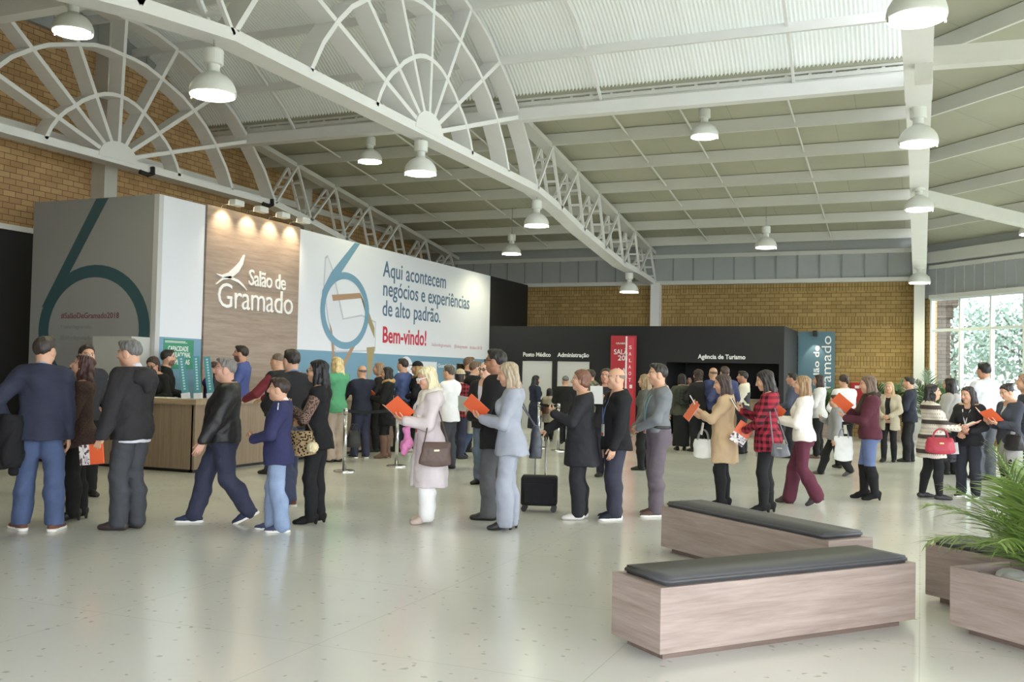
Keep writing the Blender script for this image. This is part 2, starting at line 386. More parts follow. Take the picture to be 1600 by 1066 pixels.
def slope_piece(name, y0, y1, x0, x1, dz=.3):
    bm = BM(); uv = bm.loops.layers.uv.new()
    v = [bm.verts.new((x, y, zr(y)+dz)) for x, y in ((x0, y0), (x1, y0), (x1, y1), (x0, y1))]
    f = bm.faces.new(v)
    for l in f.loops: l[uv].uv = (l.vert.co.y*.0+l.vert.co.x, l.vert.co.y)
    t = [bm.verts.new(q.co+Vector((0, 0, .12))) for q in v]; bm.faces.new(t[::-1])
    for i in range(4): bm.faces.new((v[i], v[(i+1) % 4], t[(i+1) % 4], t[i]))
    return struct(name, bm, M_board)
ceil_b = slope_piece('ceiling_back', YC+3.9, YB+.3, XL, .05)
ceil_f = slope_piece('ceiling_front', YF-.3, YC-3.9, XL, XR)
def purlin(par, y, dz=.14, x0=XL, x1=.05):
    bm = BM(); z = zr(y)+dz; box(bm, (x0, y-.03, z-.11), (x1, y+.03, z+.15))
    build('purlin', bm, M_steel2, par)
for k in range(6): purlin(ceil_b, 20.3+1.73*k)
for k in range(6): purlin(ceil_f, 2*YC-(20.3+1.73*k))
bm = BM(); box(bm, (XL, YC+3.86, 6.78), (.0, YC+4.1, 7.02)); build('edge_beam', bm, M_steel, ceil_b)
bm = BM(); box(bm, (XL, YC-4.1, 6.78), (.0, YC-3.86, 7.02)); build('edge_beam', bm, M_steel, ceil_f)
# sag rods with small sprinkler heads between purlins
for x in (-13.2, -11.0, -9.2, -5.9, -4.5, -2.4):
    bm = BM(); tube(bm, [(x, YC+4.2, zr(YC+4.2)+.13), (x, YB-.4, zr(YB-.4)+.13)], .022, 6); build('tie_rod', bm, M_steel2, ceil_b)
# corrugated vault
nX = int((0-XL)/.076*6); xs = np.linspace(XL, .02, nX); an = np.concatenate([np.linspace(18, 162, 37)])
cor = .021*np.sin(2*np.pi*xs/.076)
V = []
for a in an:
    yy, zz = pol(OUT, min(max(a, 0), 180), .16); u = (yy-YC, zz-ZC); ln = math.hypot(*u)
    V.append(np.stack([xs, yy+u[0]/ln*cor, zz+.14+u[1]/ln*cor], 1))
V = np.concatenate(V); na = len(an)
idx = np.arange(na*nX).reshape(na, nX); F = np.stack([idx[:-1, :-1], idx[:-1, 1:], idx[1:, 1:], idx[1:, :-1]], -1).reshape(-1, 4)
def npmesh(name, V, F, smooth=True):
    me = bpy.data.meshes.new(name); n = F.shape[1]
    me.vertices.add(len(V)); me.vertices.foreach_set('co', np.ascontiguousarray(V, dtype=np.float32).ravel())
    me.loops.add(F.size); me.loops.foreach_set('vertex_index', np.ascontiguousarray(F, dtype=np.int32).ravel())
    me.polygons.add(len(F)); me.polygons.foreach_set('loop_start', np.arange(0, F.size, n, dtype=np.int32)); me.polygons.foreach_set('loop_total', np.full(len(F), n, dtype=np.int32))
    if smooth: me.polygons.foreach_set('use_smooth', np.ones(len(F), dtype=bool))
    me.update(calc_edges=True); return me
vault = newobj('ceiling_vault', npmesh('ceiling_vault', V, F), None, M_vault); vault['kind'] = 'structure'
for a in (36, 60, 88, 120, 144):
    y, z = pol(OUT, a, .1); bm = BM(); bar(bm, (XL, y, z), (.0, y, z), .07, .17); build('purlin', bm, M_steel, vault)
for s in (1, -1):   # slotted strip between the vault and the low roof
    bm = BM(); y = YC+s*3.98; box(bm, (XL, y-.02, 7.02), (.02, y+.02, 7.09)); box(bm, (XL, y-.05, 7.2), (.02, y+.1, 7.34))
    x = XL
    while x < 0: box(bm, (x, y-.03, 7.05), (x+.06, y+.03, 7.22)); x += .42
    box(bm, (XL, y-.035-.0*s, 7.09), (.0, y-.03, 7.17))
    build('vent_strip', bm, M_steel2, ceil_b if s > 0 else ceil_f)
    for x in (-13.2, -9.6, -5.9, -2.2):
        bm = BM(); strip(bm, [(x, *pol(OUT, a if s > 0 else 180-a, .12)) for a in (18, 27, 36, 48, 60, 74, 88)], .05, .05); build('tie_rod', bm, M_steel, vault)
# hip roof over the right end
SL2 = .193
def hz(p): return 5.32+SL2*((Vector(p)-A0).dot(AN))
bm = BM(); uv = bm.loops.layers.uv.new()
hp = [(.05, 29.9), (XR+.3, A1.y), (XR+.3, YC-6), (.05, YC-6)]
v = [bm.verts.new((x, y, hz((x, y, 0))+.12)) for x, y in hp]; f = bm.faces.new(v)
for l in f.loops: d = l.vert.co-A0; l[uv].uv = (d.dot(AD), d.dot(AN))
t = [bm.verts.new(q.co+Vector((0, 0, .12))) for q in v]; bm.faces.new(t[::-1])
for i in range(4): bm.faces.new((v[i], v[(i+1) % 4], t[(i+1) % 4], t[i]))
ceil_r = struct('ceiling_right', bm, M_board)
for k in range(1, 9):
    n = 1.73*k; t0 = max(0, (.1-A0.x-AN.x*n)/AD.x); t1 = (XR-A0.x-AN.x*n)/AD.x
    a = A0+AD*t0+AN*n; b = A0+AD*t1+AN*n; z = hz(a)-.02
    bm = BM(); bar(bm, (a.x, a.y, z), (b.x, b.y, z), .06, .26); build('purlin', bm, M_steel2, ceil_r)
bm = BM(); bar(bm, (0, 13.0, 5.6), (XR, 13.2, 5.45), .2, .24); bar(bm, (0, 12.97, 5.3), (0.02, 12.97, 6.9), .2, .2); build('rafter', bm, M_steel2, ceil_r)
bm = BM(); bar(bm, (0, 21.9, 5.46), (6.2, 27.68, 4.55), .2, .26); build('rafter', bm, M_steel2, ceil_r)
bm = BM(); bar(bm, (.0, 13.1, 7.35), (2.4, 11.6, 6.6), .16, .22); build('rafter', bm, M_steel2, ceil_r)

# ---------------------------------------------------------------- fan trusses
def truss(X, label):
    T = thing('roof_truss', label, 'truss', (X, 0, 0))
    W = .34
    p3 = lambda yz: (0, yz[0], yz[1])
    def mir(l): return l+[(2*YC-y, z) for y, z in l]
    bot = [(19.44, 5.59), (20.96, 5.41), (22.62, 5.14), (24.36, 4.93), (26.1, 4.72), (27.8, 4.66), (29.7, 4.52)]
    bm = BM(); strip(bm, [p3((2*YC-y, z)) for y, z in bot[::-1]]+[p3(q) for q in bot], W, .15); build('bottom_chord', bm, M_steel, T)
    for s in (0, 1):
        f = (lambda q: (2*YC-q[0], q[1])) if s else (lambda q: q)
        bm = BM(); strip(bm, [p3(f((18.35, 6.98))), p3(f((29.7, zr(29.7))))], W*.9, .11); build('top_chord', bm, M_steel2, T)
        tops = [(20.3+1.73*k, zr(20.3+1.73*k)) for k in range(6)]
        bm = BM()
        for k, tp in enumerate(tops):
            for q in (bot[k], bot[k+1]):
                for dx in (-.14, .14):
                    a = Vector(p3(f(tp)))+Vector((dx, 0, 0)); b = Vector(p3(f(q)))+Vector((dx, 0, 0)); bar(bm, a, b, .05, .06, (1, 0, 0))
                a = Vector(p3(f(tp))); b = Vector(p3(f(q)))
                for t_ in (.3, .55, .8):
                    c = a.lerp(b, t_); bar(bm, c+Vector((-.14, 0, 0)), c+Vector((.14, 0, 0)), .04, .05)
        build('web_lattice', bm, M_steel, T)
    for nm, tab in (('outer_arch', OUT), ('middle_arch', MID), ('inner_arch', INN)):
        bm = BM(); strip(bm, [p3(pol(tab, a)) for a in [.8]+list(range(9, 172, 9))+[179.2]], W, .075); build(nm, bm, M_steel, T)
    for a in (18, 36, 60, 88, 118, 143, 162):
        bm = BM(); bar(bm, (0, YC+.3*math.cos(R(a)), ZC+.3*math.sin(R(a))), p3(pol(OUT, a)), W*.95, .07 if a != 88 else .09, (1, 0, 0))
        # the bar helper puts width across the plane: keep the wide side along X
        bm.free(); bm = BM(); strip(bm, [(0, YC+.3*math.cos(R(a)), ZC+.3*math.sin(R(a))), p3(pol(OUT, a))], W*.95, .08); build('ray', bm, M_steel, T)
    bm = BM(); poly(bm, [(-W/2-.01, YC+.5*math.cos(R(a)), ZC+.36*math.sin(R(a))) for a in range(0, 181, 12)], (W+.02, 0, 0)); build('hub', bm, M_steel, T)
    return T
TL = truss(-14.62, 'white fan truss on the left, next to the brick wall above the shaded white panel')
truss(-7.8, 'white fan truss crossing the middle of the hall, nearest full fan in view')
truss(-.06, 'white truss seen end-on at the right, lamps hanging along it')
for y, z in ((15.15, 5.47), (19.1, 5.5)):
    bm = BM(); tube(bm, [(.19, y-.2, z), (.21, y, z-.02), (.22, y+.12, z+.03), (.2, y+.13, z+.16)], .05, 8); build('cable_loop', bm, M_dark, TL)
# ---------------------------------------------------------------- high bay lamps
M_lamp = mat('lamp_housing', (224, 226, 222), .4)
M_lens = mat('lamp_lens', (255, 255, 245), .4, emit=((255, 255, 232), 9.0))
def lamp_proto():
    T = empty('pendant_lamp')
    bm = BM(); pr = [(.27, 0), (.275, .02)]+[(.275*math.cos(R(a))+.0, .02+.25*math.sin(R(a))) for a in range(10, 71, 10)]+[(.085, .27)]
    lathe(bm, pr, 32); build('reflector', bm, M_lamp, T, True)
    bm = BM(); lathe(bm, [(.262, -.014), (.25, -.02), (.2, -.024)], 32); build('lens', bm, M_lens, T)
    bm = BM(); lathe(bm, [(.075, .26), (.075, .36), (.082, .37)], 20); build('neck', bm, M_lamp, T, True)
    bm = BM(); lathe(bm, [(.105, .36), (.115, .37), (.115, .53), (.1, .55), (.03, .56)], 24); build('ballast_housing', bm, M_lamp, T)
    bm = BM(); lathe(bm, [(.012, 0), (.012, 1)], 8); hg = build('hanger', bm, M_chrome, T); hg.location = (0, 0, .55)
    for a in (20, 200):
        bm = BM(); box(bm, (.265*math.cos(R(a))-.01, .265*math.sin(R(a))-.01, -.045), (.265*math.cos(R(a))+.01, .265*math.sin(R(a))+.01, .03)); build('clip', bm, M_chrome, T)
    return T
LP = lamp_proto(); LL = bpy.data.lights.new('lamp_glow', 'SPOT'); LL.energy = 80; LL.color = (1.0, .96, .58); LL.spot_size = R(150); LL.spot_blend = .6; LL.shadow_soft_size = .2
lamps = [(-7.8, 9.2, 4.83, 'largest pendant lamp under the middle truss, above the wood logo panel'),
 (-7.8, 14.42, 4.93, 'pendant lamp hanging right below the hub of the middle fan'),
 (-7.8, 19.8, 4.85, 'pendant lamp under the middle truss just past where its chord bends down'),
 (-7.8, 27.2, 4.03, 'pendant lamp at the far end of the middle truss, against the brick wall'),
 (-.06, 9.77, 5.0, 'pendant lamp cut by the top right edge, nearest on the right truss'),
 (-.06, 15.0, 5.0, 'pendant lamp on the right truss, second one counted from the top edge'),
 (-.06, 20.6, 4.98, 'pendant lamp on the right truss, third one counted from the top edge'),
 (-.06, 27.6, 4.2, 'pendant lamp on the right truss, lowest and farthest beside the window corner'),
 (-3.97, 19.0, 6.34, 'pendant lamp alone under the roof boards between middle and right truss, higher of two'),
 (-3.73, 25.7, 5.0, 'pendant lamp low before the back siding, between middle and right truss'),
 (-11.4, 18.7, 6.27, 'pendant lamp between left and middle truss, just left of the middle hub lamp'),
 (-10.75, 25.4, 5.0, 'small far pendant lamp above the end of the long banner'),
 (-10.9, 9.95, 6.2, 'pendant lamp in the top left corner in front of the left fan'),
 (2.3, 24.8, 5.0, 'pendant lamp cut by the right edge above the window')]
for i, (x, y, z, lb) in enumerate(lamps):
    o = LP if i == 0 else copy_tree(LP)
    o.location = (x, y, z)
    tgt = (5.54 if z < 4.9 and y > 8 else 5.54) if x in (-7.8, -.06) else (zr(y)+.31 if x < 1 else hz((x, y, 0))+.13)
    if x in (-7.8, -.06) and y > 19.5: tgt = 5.5 if y < 21 else 4.7
    for ch in o.children:
        if ch.name.startswith('hanger'): ch.scale = (1, 1, max(.12, tgt-z-.55))
    tag(o, lb, 'lamp', 'pendant lamps of the hall')
    l = bpy.data.objects.new('lamp_glow', LL); C.objects.link(l); l.parent = o; l.location = (0, 0, -.05)
for x, y, z in [(-3.97, 10, 6.3), (5, 19, 5), (-13.5, 22, 5)]:   # the same lamps outside the picture: only their light
    l = bpy.data.objects.new('lamp_glow', LL); C.objects.link(l); l.location = (x, y, z)

# ---------------------------------------------------------------- exhibition stand: left volume
KX, KY, KZ = -11.88, 12.78, 4.5
def prnt(name, pts, m, par, d):
    bm = BM(); poly(bm, pts, d); return build(name, bm, m, par)
def arc_pts(cx, cz, rx, rz, a0, a1, n=40): return [(cx+rx*math.cos(R(a0+(a1-a0)*k/n)), cz+rz*math.sin(R(a0+(a1-a0)*k/n))) for k in range(n+1)]
G = thing('exhibition_panel', 'tall shaded white exhibition panel with a large dark numeral 6, behind the counter', 'panel', (0, 0, 0))
bm = BM(); box(bm, (-14.78, KY, 0), (KX-.02, KY+.08, KZ)); build('board', bm, M_shaded_white, G)
bm = BM(); box(bm, (KX-.1, KY-.015, 0), (KX+.006, KY+.09, KZ)); build('edge_post', bm, mat('grey_post', (196, 196, 198), .5), G)
# numeral 6: ring and slanted stroke
cx, cz, R1, R2 = -13.28, 2.18, 1.28, 1.04
bm = BM(); va = [bm.verts.new((x, KY-.004, z)) for x, z in arc_pts(cx, cz, R1, R1*.9, -60, 240)]; vb = [bm.verts.new((x, KY-.004, z)) for x, z in arc_pts(cx, cz, R2, R2*.9, -60, 240)]
for k in range(40): bm.faces.new((va[k], va[k+1], vb[k+1], vb[k]))
build('printed_numeral', bm, M_dteal, G)
prnt('printed_stroke', [(x, KY-.0055, z) for x, z in [(-14.50, 2.6), (-13.3, 4.49), (-13.02, 4.49), (-14.0, 3.0), (-14.2, 2.75)]], M_dteal, G, (0, .004, 0))
text('printed_hashtag', '#SalãoDeGramado2018', mat('plum_print', (120, 62, 76), .6), G, (-14.03, KY-.003, 2.40), FY, .10, 1.34, .001, .01)
text('printed_line', 'f /salaodegramado', mat('grey_print', (132, 136, 140), .6), G, (-14.03, KY-.003, 2.22), FY, .07, .72, .001)
text('printed_line', '@salaodegramado', mat('grey_print', (0, 0, 0)), G, (-14.03, KY-.003, 2.03), FY, .07, .72, .001)
bm = BM(); box(bm, (-12.8, KY-.45, 0), (-11.96, KY-.03, 2.07)); tag(build('storage_cabinet', bm, mat('pale_grey_cabinet', (182, 183, 180), .5)), 'pale grey cupboard against the shaded white panel, beside the white panel corner', 'cabinet')
# white return panel
Wp = thing('exhibition_panel', 'narrow white panel with blue base beside the wood logo panel', 'panel')
bm = BM(); box(bm, (KX-.08, KY+.02, 2.09), (KX, 13.92, KZ)); build('board', bm, M_white, Wp)
bm = BM(); box(bm, (KX-.08, KY+.02, 0), (KX, 13.92, 2.09)); build('blue_base', bm, M_teal, Wp)
Gs = thing('notice_poster', 'green capacity notice on the white and blue panel behind the counter staff', 'sign')
bm = BM(); box(bm, (KX+.001, 12.98, 1.55), (KX+.008, 13.72, 2.06)); build('sheet', bm, mat('green_sheet', (58, 142, 112), .5), Gs)
M_wp = mat('white_print', (238, 240, 242), .5)
for s, z, h, wd in (('CAPACIDADE', 1.86, .085, .5), ('POPULACIONAL', 1.755, .085, .56), ('000 PESSOAS', 1.63, .085, .54)):
    text('lettering', s, M_wp, Gs, (KX+.009, 13.08, z), FX, h, wd, .001, .02)
bm = BM(); box(bm, (KX+.008, 13.0, 2.02), (KX+.01, 13.5, 2.03)); box(bm, (KX+.008, 13.0, 2.0), (KX+.01, 13.55, 2.008)); build('small_print', bm, M_wp, Gs)
# wood logo panel
Lg = thing('logo_panel', 'wood panel with raised white lettering and swoosh under four small spotlights', 'panel')
bm = BM(); box(bm, (KX-.08, 13.94, 0), (KX+.03, 16.78, KZ+.02)); build('board', bm, M_woodY, Lg)
LX = KX+.03
M_let = mat('raised_white_letter', (240, 240, 242), .4)
text('lettering', 'Salão de', M_let, Lg, (LX, 15.14, 3.18), FX, .30, 1.16, .02, .008, space=.92)
text('lettering', 'Gramado', M_let, Lg, (LX, 14.24, 2.70), FX, .46, 2.30, .02, -.004, space=.95)
def ribbon(name, pts, ws, m, par, d):
    bm = BM(); L_, R2_ = [], []
    for k, (y, z) in enumerate(pts):
        a, b_ = pts[max(k-1, 0)], pts[min(k+1, len(pts)-1)]; n = Vector((0, -(b_[1]-a[1]), b_[0]-a[0])).normalized()*ws[k]/2
        L_.append(Vector((LX, y, z))+n); R2_.append(Vector((LX, y, z))-n)
    poly(bm, L_+R2_[::-1], d); return build(name, bm, m, par)
ribbon('emblem', [(14.203, 3.292), (14.376, 3.266), (14.572, 3.295), (14.788, 3.44), (14.905, 3.571), (14.98, 3.728)], (.012, .05, .11, .12, .08, .02), M_let, Lg, (.03, 0, 0))
ribbon('emblem', [(14.212, 3.107), (14.378, 3.223), (14.573, 3.263), (14.821, 3.217), (14.962, 3.148), (15.081, 3.07)], (.01, .04, .055, .05, .04, .012), M_let, Lg, (.03, 0, 0))
for k, y in enumerate((14.35, 15.07, 15.76, 16.44)):
    S = thing('spotlight', ('first', 'second', 'third', 'last')[k]+' small spotlight from the left atop the wood logo panel', 'lamp', (KX, y, KZ), group='spotlights on the logo panel')
    bm = BM(); tube(bm, [(-.02, 0, 0), (.02, 0, .08), (.3, 0, .1)], .012, 6); build('arm', bm, M_chrome, S)
    bm = BM(); box(bm, (.26, -.13, .04), (.42, .13, .15), bevel=.015); build('head', bm, M_lamp, S)
    bm = BM(); box(bm, (.25, -.11, .05), (.26, .11, .12)); build('bulb', bm, mat('warm_bulb', (255, 235, 190), .4, emit=((255, 226, 170), 12)), S)
    sl = bpy.data.lights.new('spot_glow', 'SPOT'); sl.energy = 45; sl.color = (1, .82, .55); sl.spot_size = R(95); sl.spot_blend = .7; sl.shadow_soft_size = .05
    l = bpy.data.objects.new('spot_glow', sl); C.objects.link(l); l.parent = S; l.location = (.3, 0, .03); l.rotation_euler = (0, R(38), 0)
# long banner
Bn = thing('welcome_banner', 'long white welcome banner wall with a chair picture, slogan and blue lower band', 'banner')
bm = BM(); box(bm, (KX-.08, 16.8, 2.0), (KX, 26.5, KZ)); build('board', bm, M_white, Bn)
bm = BM(); box(bm, (KX-.08, 16.8, 0), (KX, 22.95, 2.0)); box(bm, (KX-.08, 26.3, 0), (KX, 26.5, 2.0)); box(bm, (KX-.08, 22.95, 1.84), (KX, 26.3, 2.0)); build('blue_band', bm, M_teal, Bn)
M_blt = mat('blue_text', (84, 112, 140), .5); M_red = mat('red_text', (196, 52, 74), .5)
BX = KX+.002
cy, cz = 18.62, 2.92
ring = arc_pts(cy, cz, 1.0, .86, 0, 360, 60)
bm = BM(); P1 = [(BX+.004, y, z) for y, z in ring]; P2 = [(BX+.004, cy+(y-cy)*.82, cz+(z-cz)*.82) for y, z in ring]
va = [bm.verts.new(p) for p in P1]; vb = [bm.verts.new(p) for p in P2]
for k in range(60): bm.faces.new((va[k], va[k+1], vb[k+1], vb[k]))
build('printed_numeral', bm, M_teal, Bn)
prnt('printed_stroke', [(BX+.002, y, z) for y, z in [(17.66, 3.1), (17.9, 3.35), (18.25, 3.62), (19.14, 4.49), (18.92, 4.49), (18.0, 3.72), (17.68, 3.3)]], M_teal, Bn, (.003, 0, 0))
M_cw = mat('chair_print_white', (218, 221, 231), .6); M_cb = mat('chair_print_wood', (170, 138, 112), .6); M_cs = mat('chair_print_line', (188, 192, 203), .6); M_cg = mat('chair_print_dark_wood', (160, 146, 110), .6)
for nm, m, pts in (('printed_chair_back', M_cs, [(17.75, 4.02), (17.85, 4.08), (18.1, 3.75), (18.55, 2.75), (19.3, 2.88), (19.95, 2.75), (19.95, 2.05), (18.25, 1.98), (17.9, 2.7), (17.72, 3.4)]),
                   ('printed_chair_cushion', M_cw, [(17.78, 3.98), (17.86, 4.03), (18.06, 3.72), (18.5, 2.71), (19.3, 2.84), (19.92, 2.72), (19.92, 2.08), (18.28, 2.02), (17.95, 2.7), (17.76, 3.4)]),
                   ('printed_chair_arm', M_cb, [(18.05, 3.23), (19.2, 3.37), (19.3, 3.26), (18.1, 3.1)]),
                   ('printed_chair_arm', M_cg, [(19.2, 3.37), (19.3, 3.26), (19.6, 2.7), (19.9, 2.35), (19.88, 2.6), (19.62, 2.95)]),
                   ('printed_chair_leg', M_cg, [(19.55, 2.13), (19.93, 2.16), (19.75, 1.42), (19.66, 1.42)]),
                   ('printed_chair_leg', M_cb, [(18.0, 2.62), (18.1, 2.45), (18.35, 1.42), (18.22, 1.42)]),
                   ('printed_chair_leg', M_cb, [(18.95, 2.2), (19.1, 2.2), (18.38, 1.38), (18.26, 1.42)])):
    off = {'printed_chair_back': -.0015, 'printed_chair_cushion': -.0005}.get(nm, .0005)
    prnt(nm, [(BX+off, y, z) for y, z in pts], m, Bn, (.001, 0, 0))
for s, z, y1 in (('Aqui acontecem', 3.86, 23.55), ('negócios e experiências', 3.40, 25.05), ('de alto padrão.', 2.92, 23.25)):
    words('slogan', s, M_blt, Bn, (BX, 20.22, z), FX, .38, y1-20.22, .002, .012)
text('slogan', 'Bem-vindo!', M_red, Bn, (BX, 20.25, 2.28), FX, .38, 2.22, .002, .03)
for s, y0, wd in (('/salaodegramado', 22.8, 1.15), ('@salaogramado', 24.15, .85), ('#salao2018', 25.15, .85)): text('small_print', s, mat('rose_print', (206, 150, 166), .6), Bn, (BX, y0, 2.28), FX, .09, wd, .001)
bm = BM(); poly(bm, [(BX+.001, y, z) for y, z in [(21.05, 1.1)]+arc_pts(21.45, 1.55, .4, .42, 180, 0, 16)+[(21.85, 1.1)]], (.002, 0, 0)); build('white_badge', bm, M_white, Bn)
for z in (1.7, 1.58, 1.46, 1.3): text('small_print', 'salão', mat('rose_print', (0, 0, 0)), Bn, (BX+.004, 21.25, z), FX, .06, .4, .001)
bm = BM(); box(bm, (KX, 22.1, .1), (KX+.02, 22.95-.7+.85, 1.86)); build('white_door', bm, M_white, Bn)
text('lettering', 'Guarda Malas', M_wp, Bn, (BX+.024, 23.15, 1.72), FX, .1, 1.05, .001, .02)
bm = BM(); box(bm, (KX, 23.1, .0), (KX+.018, 24.3, 1.84)); build('blue_door', bm, M_teal, Bn)
bm = BM(); box(bm, (KX-1.2, 24.3, 0), (KX-1.15, 26.4, 1.9)); build('niche_back', bm, wood('niche_wood', (82, 64, 42), (104, 82, 56), 'Y'), Bn)
# black wall beyond the banner
bm = BM(); box(bm, (KX-.1, 26.52, 0), (KX, YB-.25, KZ+.0)); tag(build('black_partition', bm, M_black), 'tall black partition between the end of the long banner and the brick wall', 'panel')
# ---------------------------------------------------------------- black cabin with doors
Cb = thing('black_cabin', 'long low black cabin with white doors and white lettering before the brick wall', 'cabin')
FYB, CT = 26.5, 3.0; CR = -3.35
bm = BM()
box(bm, (KX+.02, FYB, 2.0), (-6.5, FYB+.08, CT)); box(bm, (-8.7, FYB, 0), (-6.5, FYB+.08, 2.0)); box(bm, (KX+.02, FYB, 0), (-10.8, FYB+.08, 2)); box(bm, (-9.86, FYB, 0), (-9.71, FYB+.08, 2))
box(bm, (-6.5, FYB, 2.0), (CR, FYB+.08, CT)); box(bm, (CR-.12, FYB, 0), (CR, FYB+.08, 2.0))
build('front_wall', bm, M_black, Cb)
bm = BM(); box(bm, (CR-.02, FYB+.01, 0), (CR+.01, YB-.31, CT)); build('side_wall', bm, mat('black_side', (62, 63, 66), .6, spec=.3), Cb)
bm = BM(); box(bm, (-6.5, 28.9, 0), (CR-.02, 28.98, CT)); box(bm, (-6.58, FYB+.08, 0), (-6.5, 28.98, CT)); build('recess_wall', bm, M_black, Cb)
bm = BM(); box(bm, (KX+.02, FYB+.08, CT-.05), (CR-.02, YB-.31, CT-.01)); build('roof', bm, M_black, Cb)
M_door = mat('white_door', (206, 206, 204), .5)
for x0, x1 in ((-10.8, -9.86), (-9.71, -8.74)):
    bm = BM(); box(bm, (x0, FYB+.03, 0), (x1, FYB+.06, 1.98)); d = build('door', bm, M_door, Cb)
    bm = BM(); box(bm, (x1-.1, FYB-.03, .98), (x1-.07, FYB+.03, 1.1)); build('handle', bm, M_chrome, d)
for s, x, wd in (('Posto Médico', -10.78, .86), ('Administração', -9.7, .96), ('Agência de Turismo', -5.62, 1.28)):
    text('lettering', s, M_wp, Cb, (x, FYB-.004, 2.11), FY, .12, wd, .003, .035)
# agency counter inside the recess
Ac = thing('agency_counter', 'low brown counter in the dark recess of the black cabin', 'counter')
bm = BM(); box(bm, (-6.3, 26.9, 0), (-3.7, 27.35, 1.0)); build('body', bm, M_counter, Ac)
bm = BM(); box(bm, (-6.35, 26.82, 1.0), (-3.65, 27.4, 1.04)); build('worktop', bm, M_counter, Ac)
# red roll-up banner
Rb = thing('rollup_banner', 'red roll-up banner with white dates standing before the black cabin', 'banner', (-7.67, 26.3, 0))
bm = BM(); box(bm, (-.37, -.01, .06), (.37, 0, 2.72)); build('sheet', bm, mat('red_sheet', (184, 52, 62), .5), Rb)
bm = BM(); box(bm, (-.4, -.12, 0), (.4, .12, .07)); build('base', bm, M_chrome, Rb)
for s, z, h, x, wd in (('GRAMADO RS', 2.48, .05, -.22, .5), ('SALÃO', 2.2, .14, -.28, .55), ('2019', 2.03, .14, -.16, .43), ('10 A 13', 1.68, .14, -.26, .52), ('JUNHO', 1.53, .14, -.26, .52), ('10h às 19h', 1.25, .06, -.1, .34), ('gramado', 1.14, .05, -.1, .34)):
    text('lettering', s, M_wp, Rb, (x, -.014, z), FY, h, wd, .001, .02)
Rp = thing('flag_pole', 'narrow red vertical flag on a white pole in front of the red roll-up banner', 'flag', (-7.1, 24.6, 0))
bm = BM(); tube(bm, [(0, 0, 0), (0, 0, 2.63)], .022, 8); build('pole', bm, M_steel, Rp)
bm = BM(); box(bm, (.03, -.005, .9), (.2, .005, 2.6)); build('flag', bm, mat('pink_red_flag', (206, 64, 84), .5), Rp)
bm = BM(); lathe(bm, [(.2, 0), (.2, .02), (.03, .04)], 16); build('base', bm, M_chrome, Rp)
for k, ch in enumerate('SALAOTI'): text('lettering', ch, M_wp, Rp, (.07, -.007, 2.3-.17*k), FY, .09, .07, .001, .02)
# teal banner on the back wall
Tb = thing('wall_banner', 'teal vertical banner on the brick wall, lettering turned upwards, spotlight on top', 'banner', (-2.8, 29.5, 0))
bm = BM(); box(bm, (-.52, -.02, .5), (.5, 0, 3.0)); build('sheet', bm, mat('teal_sheet', (88, 122, 138), .5), Tb)
V9 = (R(90), R(-90), 0)
text('lettering', 'Salão de', M_wp, Tb, (.07, -.023, 1.42), V9, .16, 1.16, .001, .02)
text('lettering', 'Gramado', M_wp, Tb, (.4, -.023, .95), V9, .27, 1.9, .001, 0)
bm = BM(); box(bm, (-.1, -.22, 2.86), (.02, -.05, 3.02), bevel=.02); build('spotlight', bm, M_dark, Tb)
sl = bpy.data.lights.new('spot_glow', 'SPOT'); sl.energy = 18; sl.color = (1, .8, .6); sl.spot_size = R(60); sl.shadow_soft_size = .03
l = bpy.data.objects.new('spot_glow', sl); C.objects.link(l); l.parent = Tb; l.location = (-.04, -.28, 2.84); l.rotation_euler = (R(18), 0, 0)
# red hose cabinet
Hc = thing('hose_cabinet', 'red fire hose cabinet on the brick wall beside the teal banner', 'cabinet', (-1.55, YB, 0))
bm = BM(); box(bm, (-.32, -.2, .55), (.25, -.001, 1.55), bevel=.01); build('body', bm, mat('fire_red', (176, 30, 36), .4), Hc)
bm = BM(); box(bm, (-.28, -.215, .6), (.21, -.2, 1.5)); dd = build('door', bm, MATS['fire_red'], Hc)
bm = BM(); box(bm, (-.2, -.22, 1.38), (-.08, -.215, 1.46)); build('plate', bm, M_wp, dd)
# ---------------------------------------------------------------- reception counters
def counter():
    K = thing('reception_counter', 'long wood-grain reception counter with an overhanging top before the logo panel', 'counter')
    bm = BM(); box(bm, (-13.6, 11.65, .05), (-10.05, 11.72, 1.02)); box(bm, (-10.08, 11.65, .05), (-10.01, 17.9, 1.02)); build('front_panel', bm, M_counter, K)
    bm = BM(); box(bm, (-13.6, 11.7, 0), (-10.1, 11.78, .05)); box(bm, (-10.16, 11.7, 0), (-10.08, 17.85, .05)); build('plinth', bm, M_dark, K)
    bm = BM(); box(bm, (-13.6, 11.62, 1.02), (-9.98, 12.12, 1.1)); box(bm, (-10.5, 12.12, 1.02), (-9.98, 17.92, 1.1)); build('worktop', bm, wood('counter_top', (150, 130, 106), (176, 156, 130), 'X'), K)
    return K
counter()
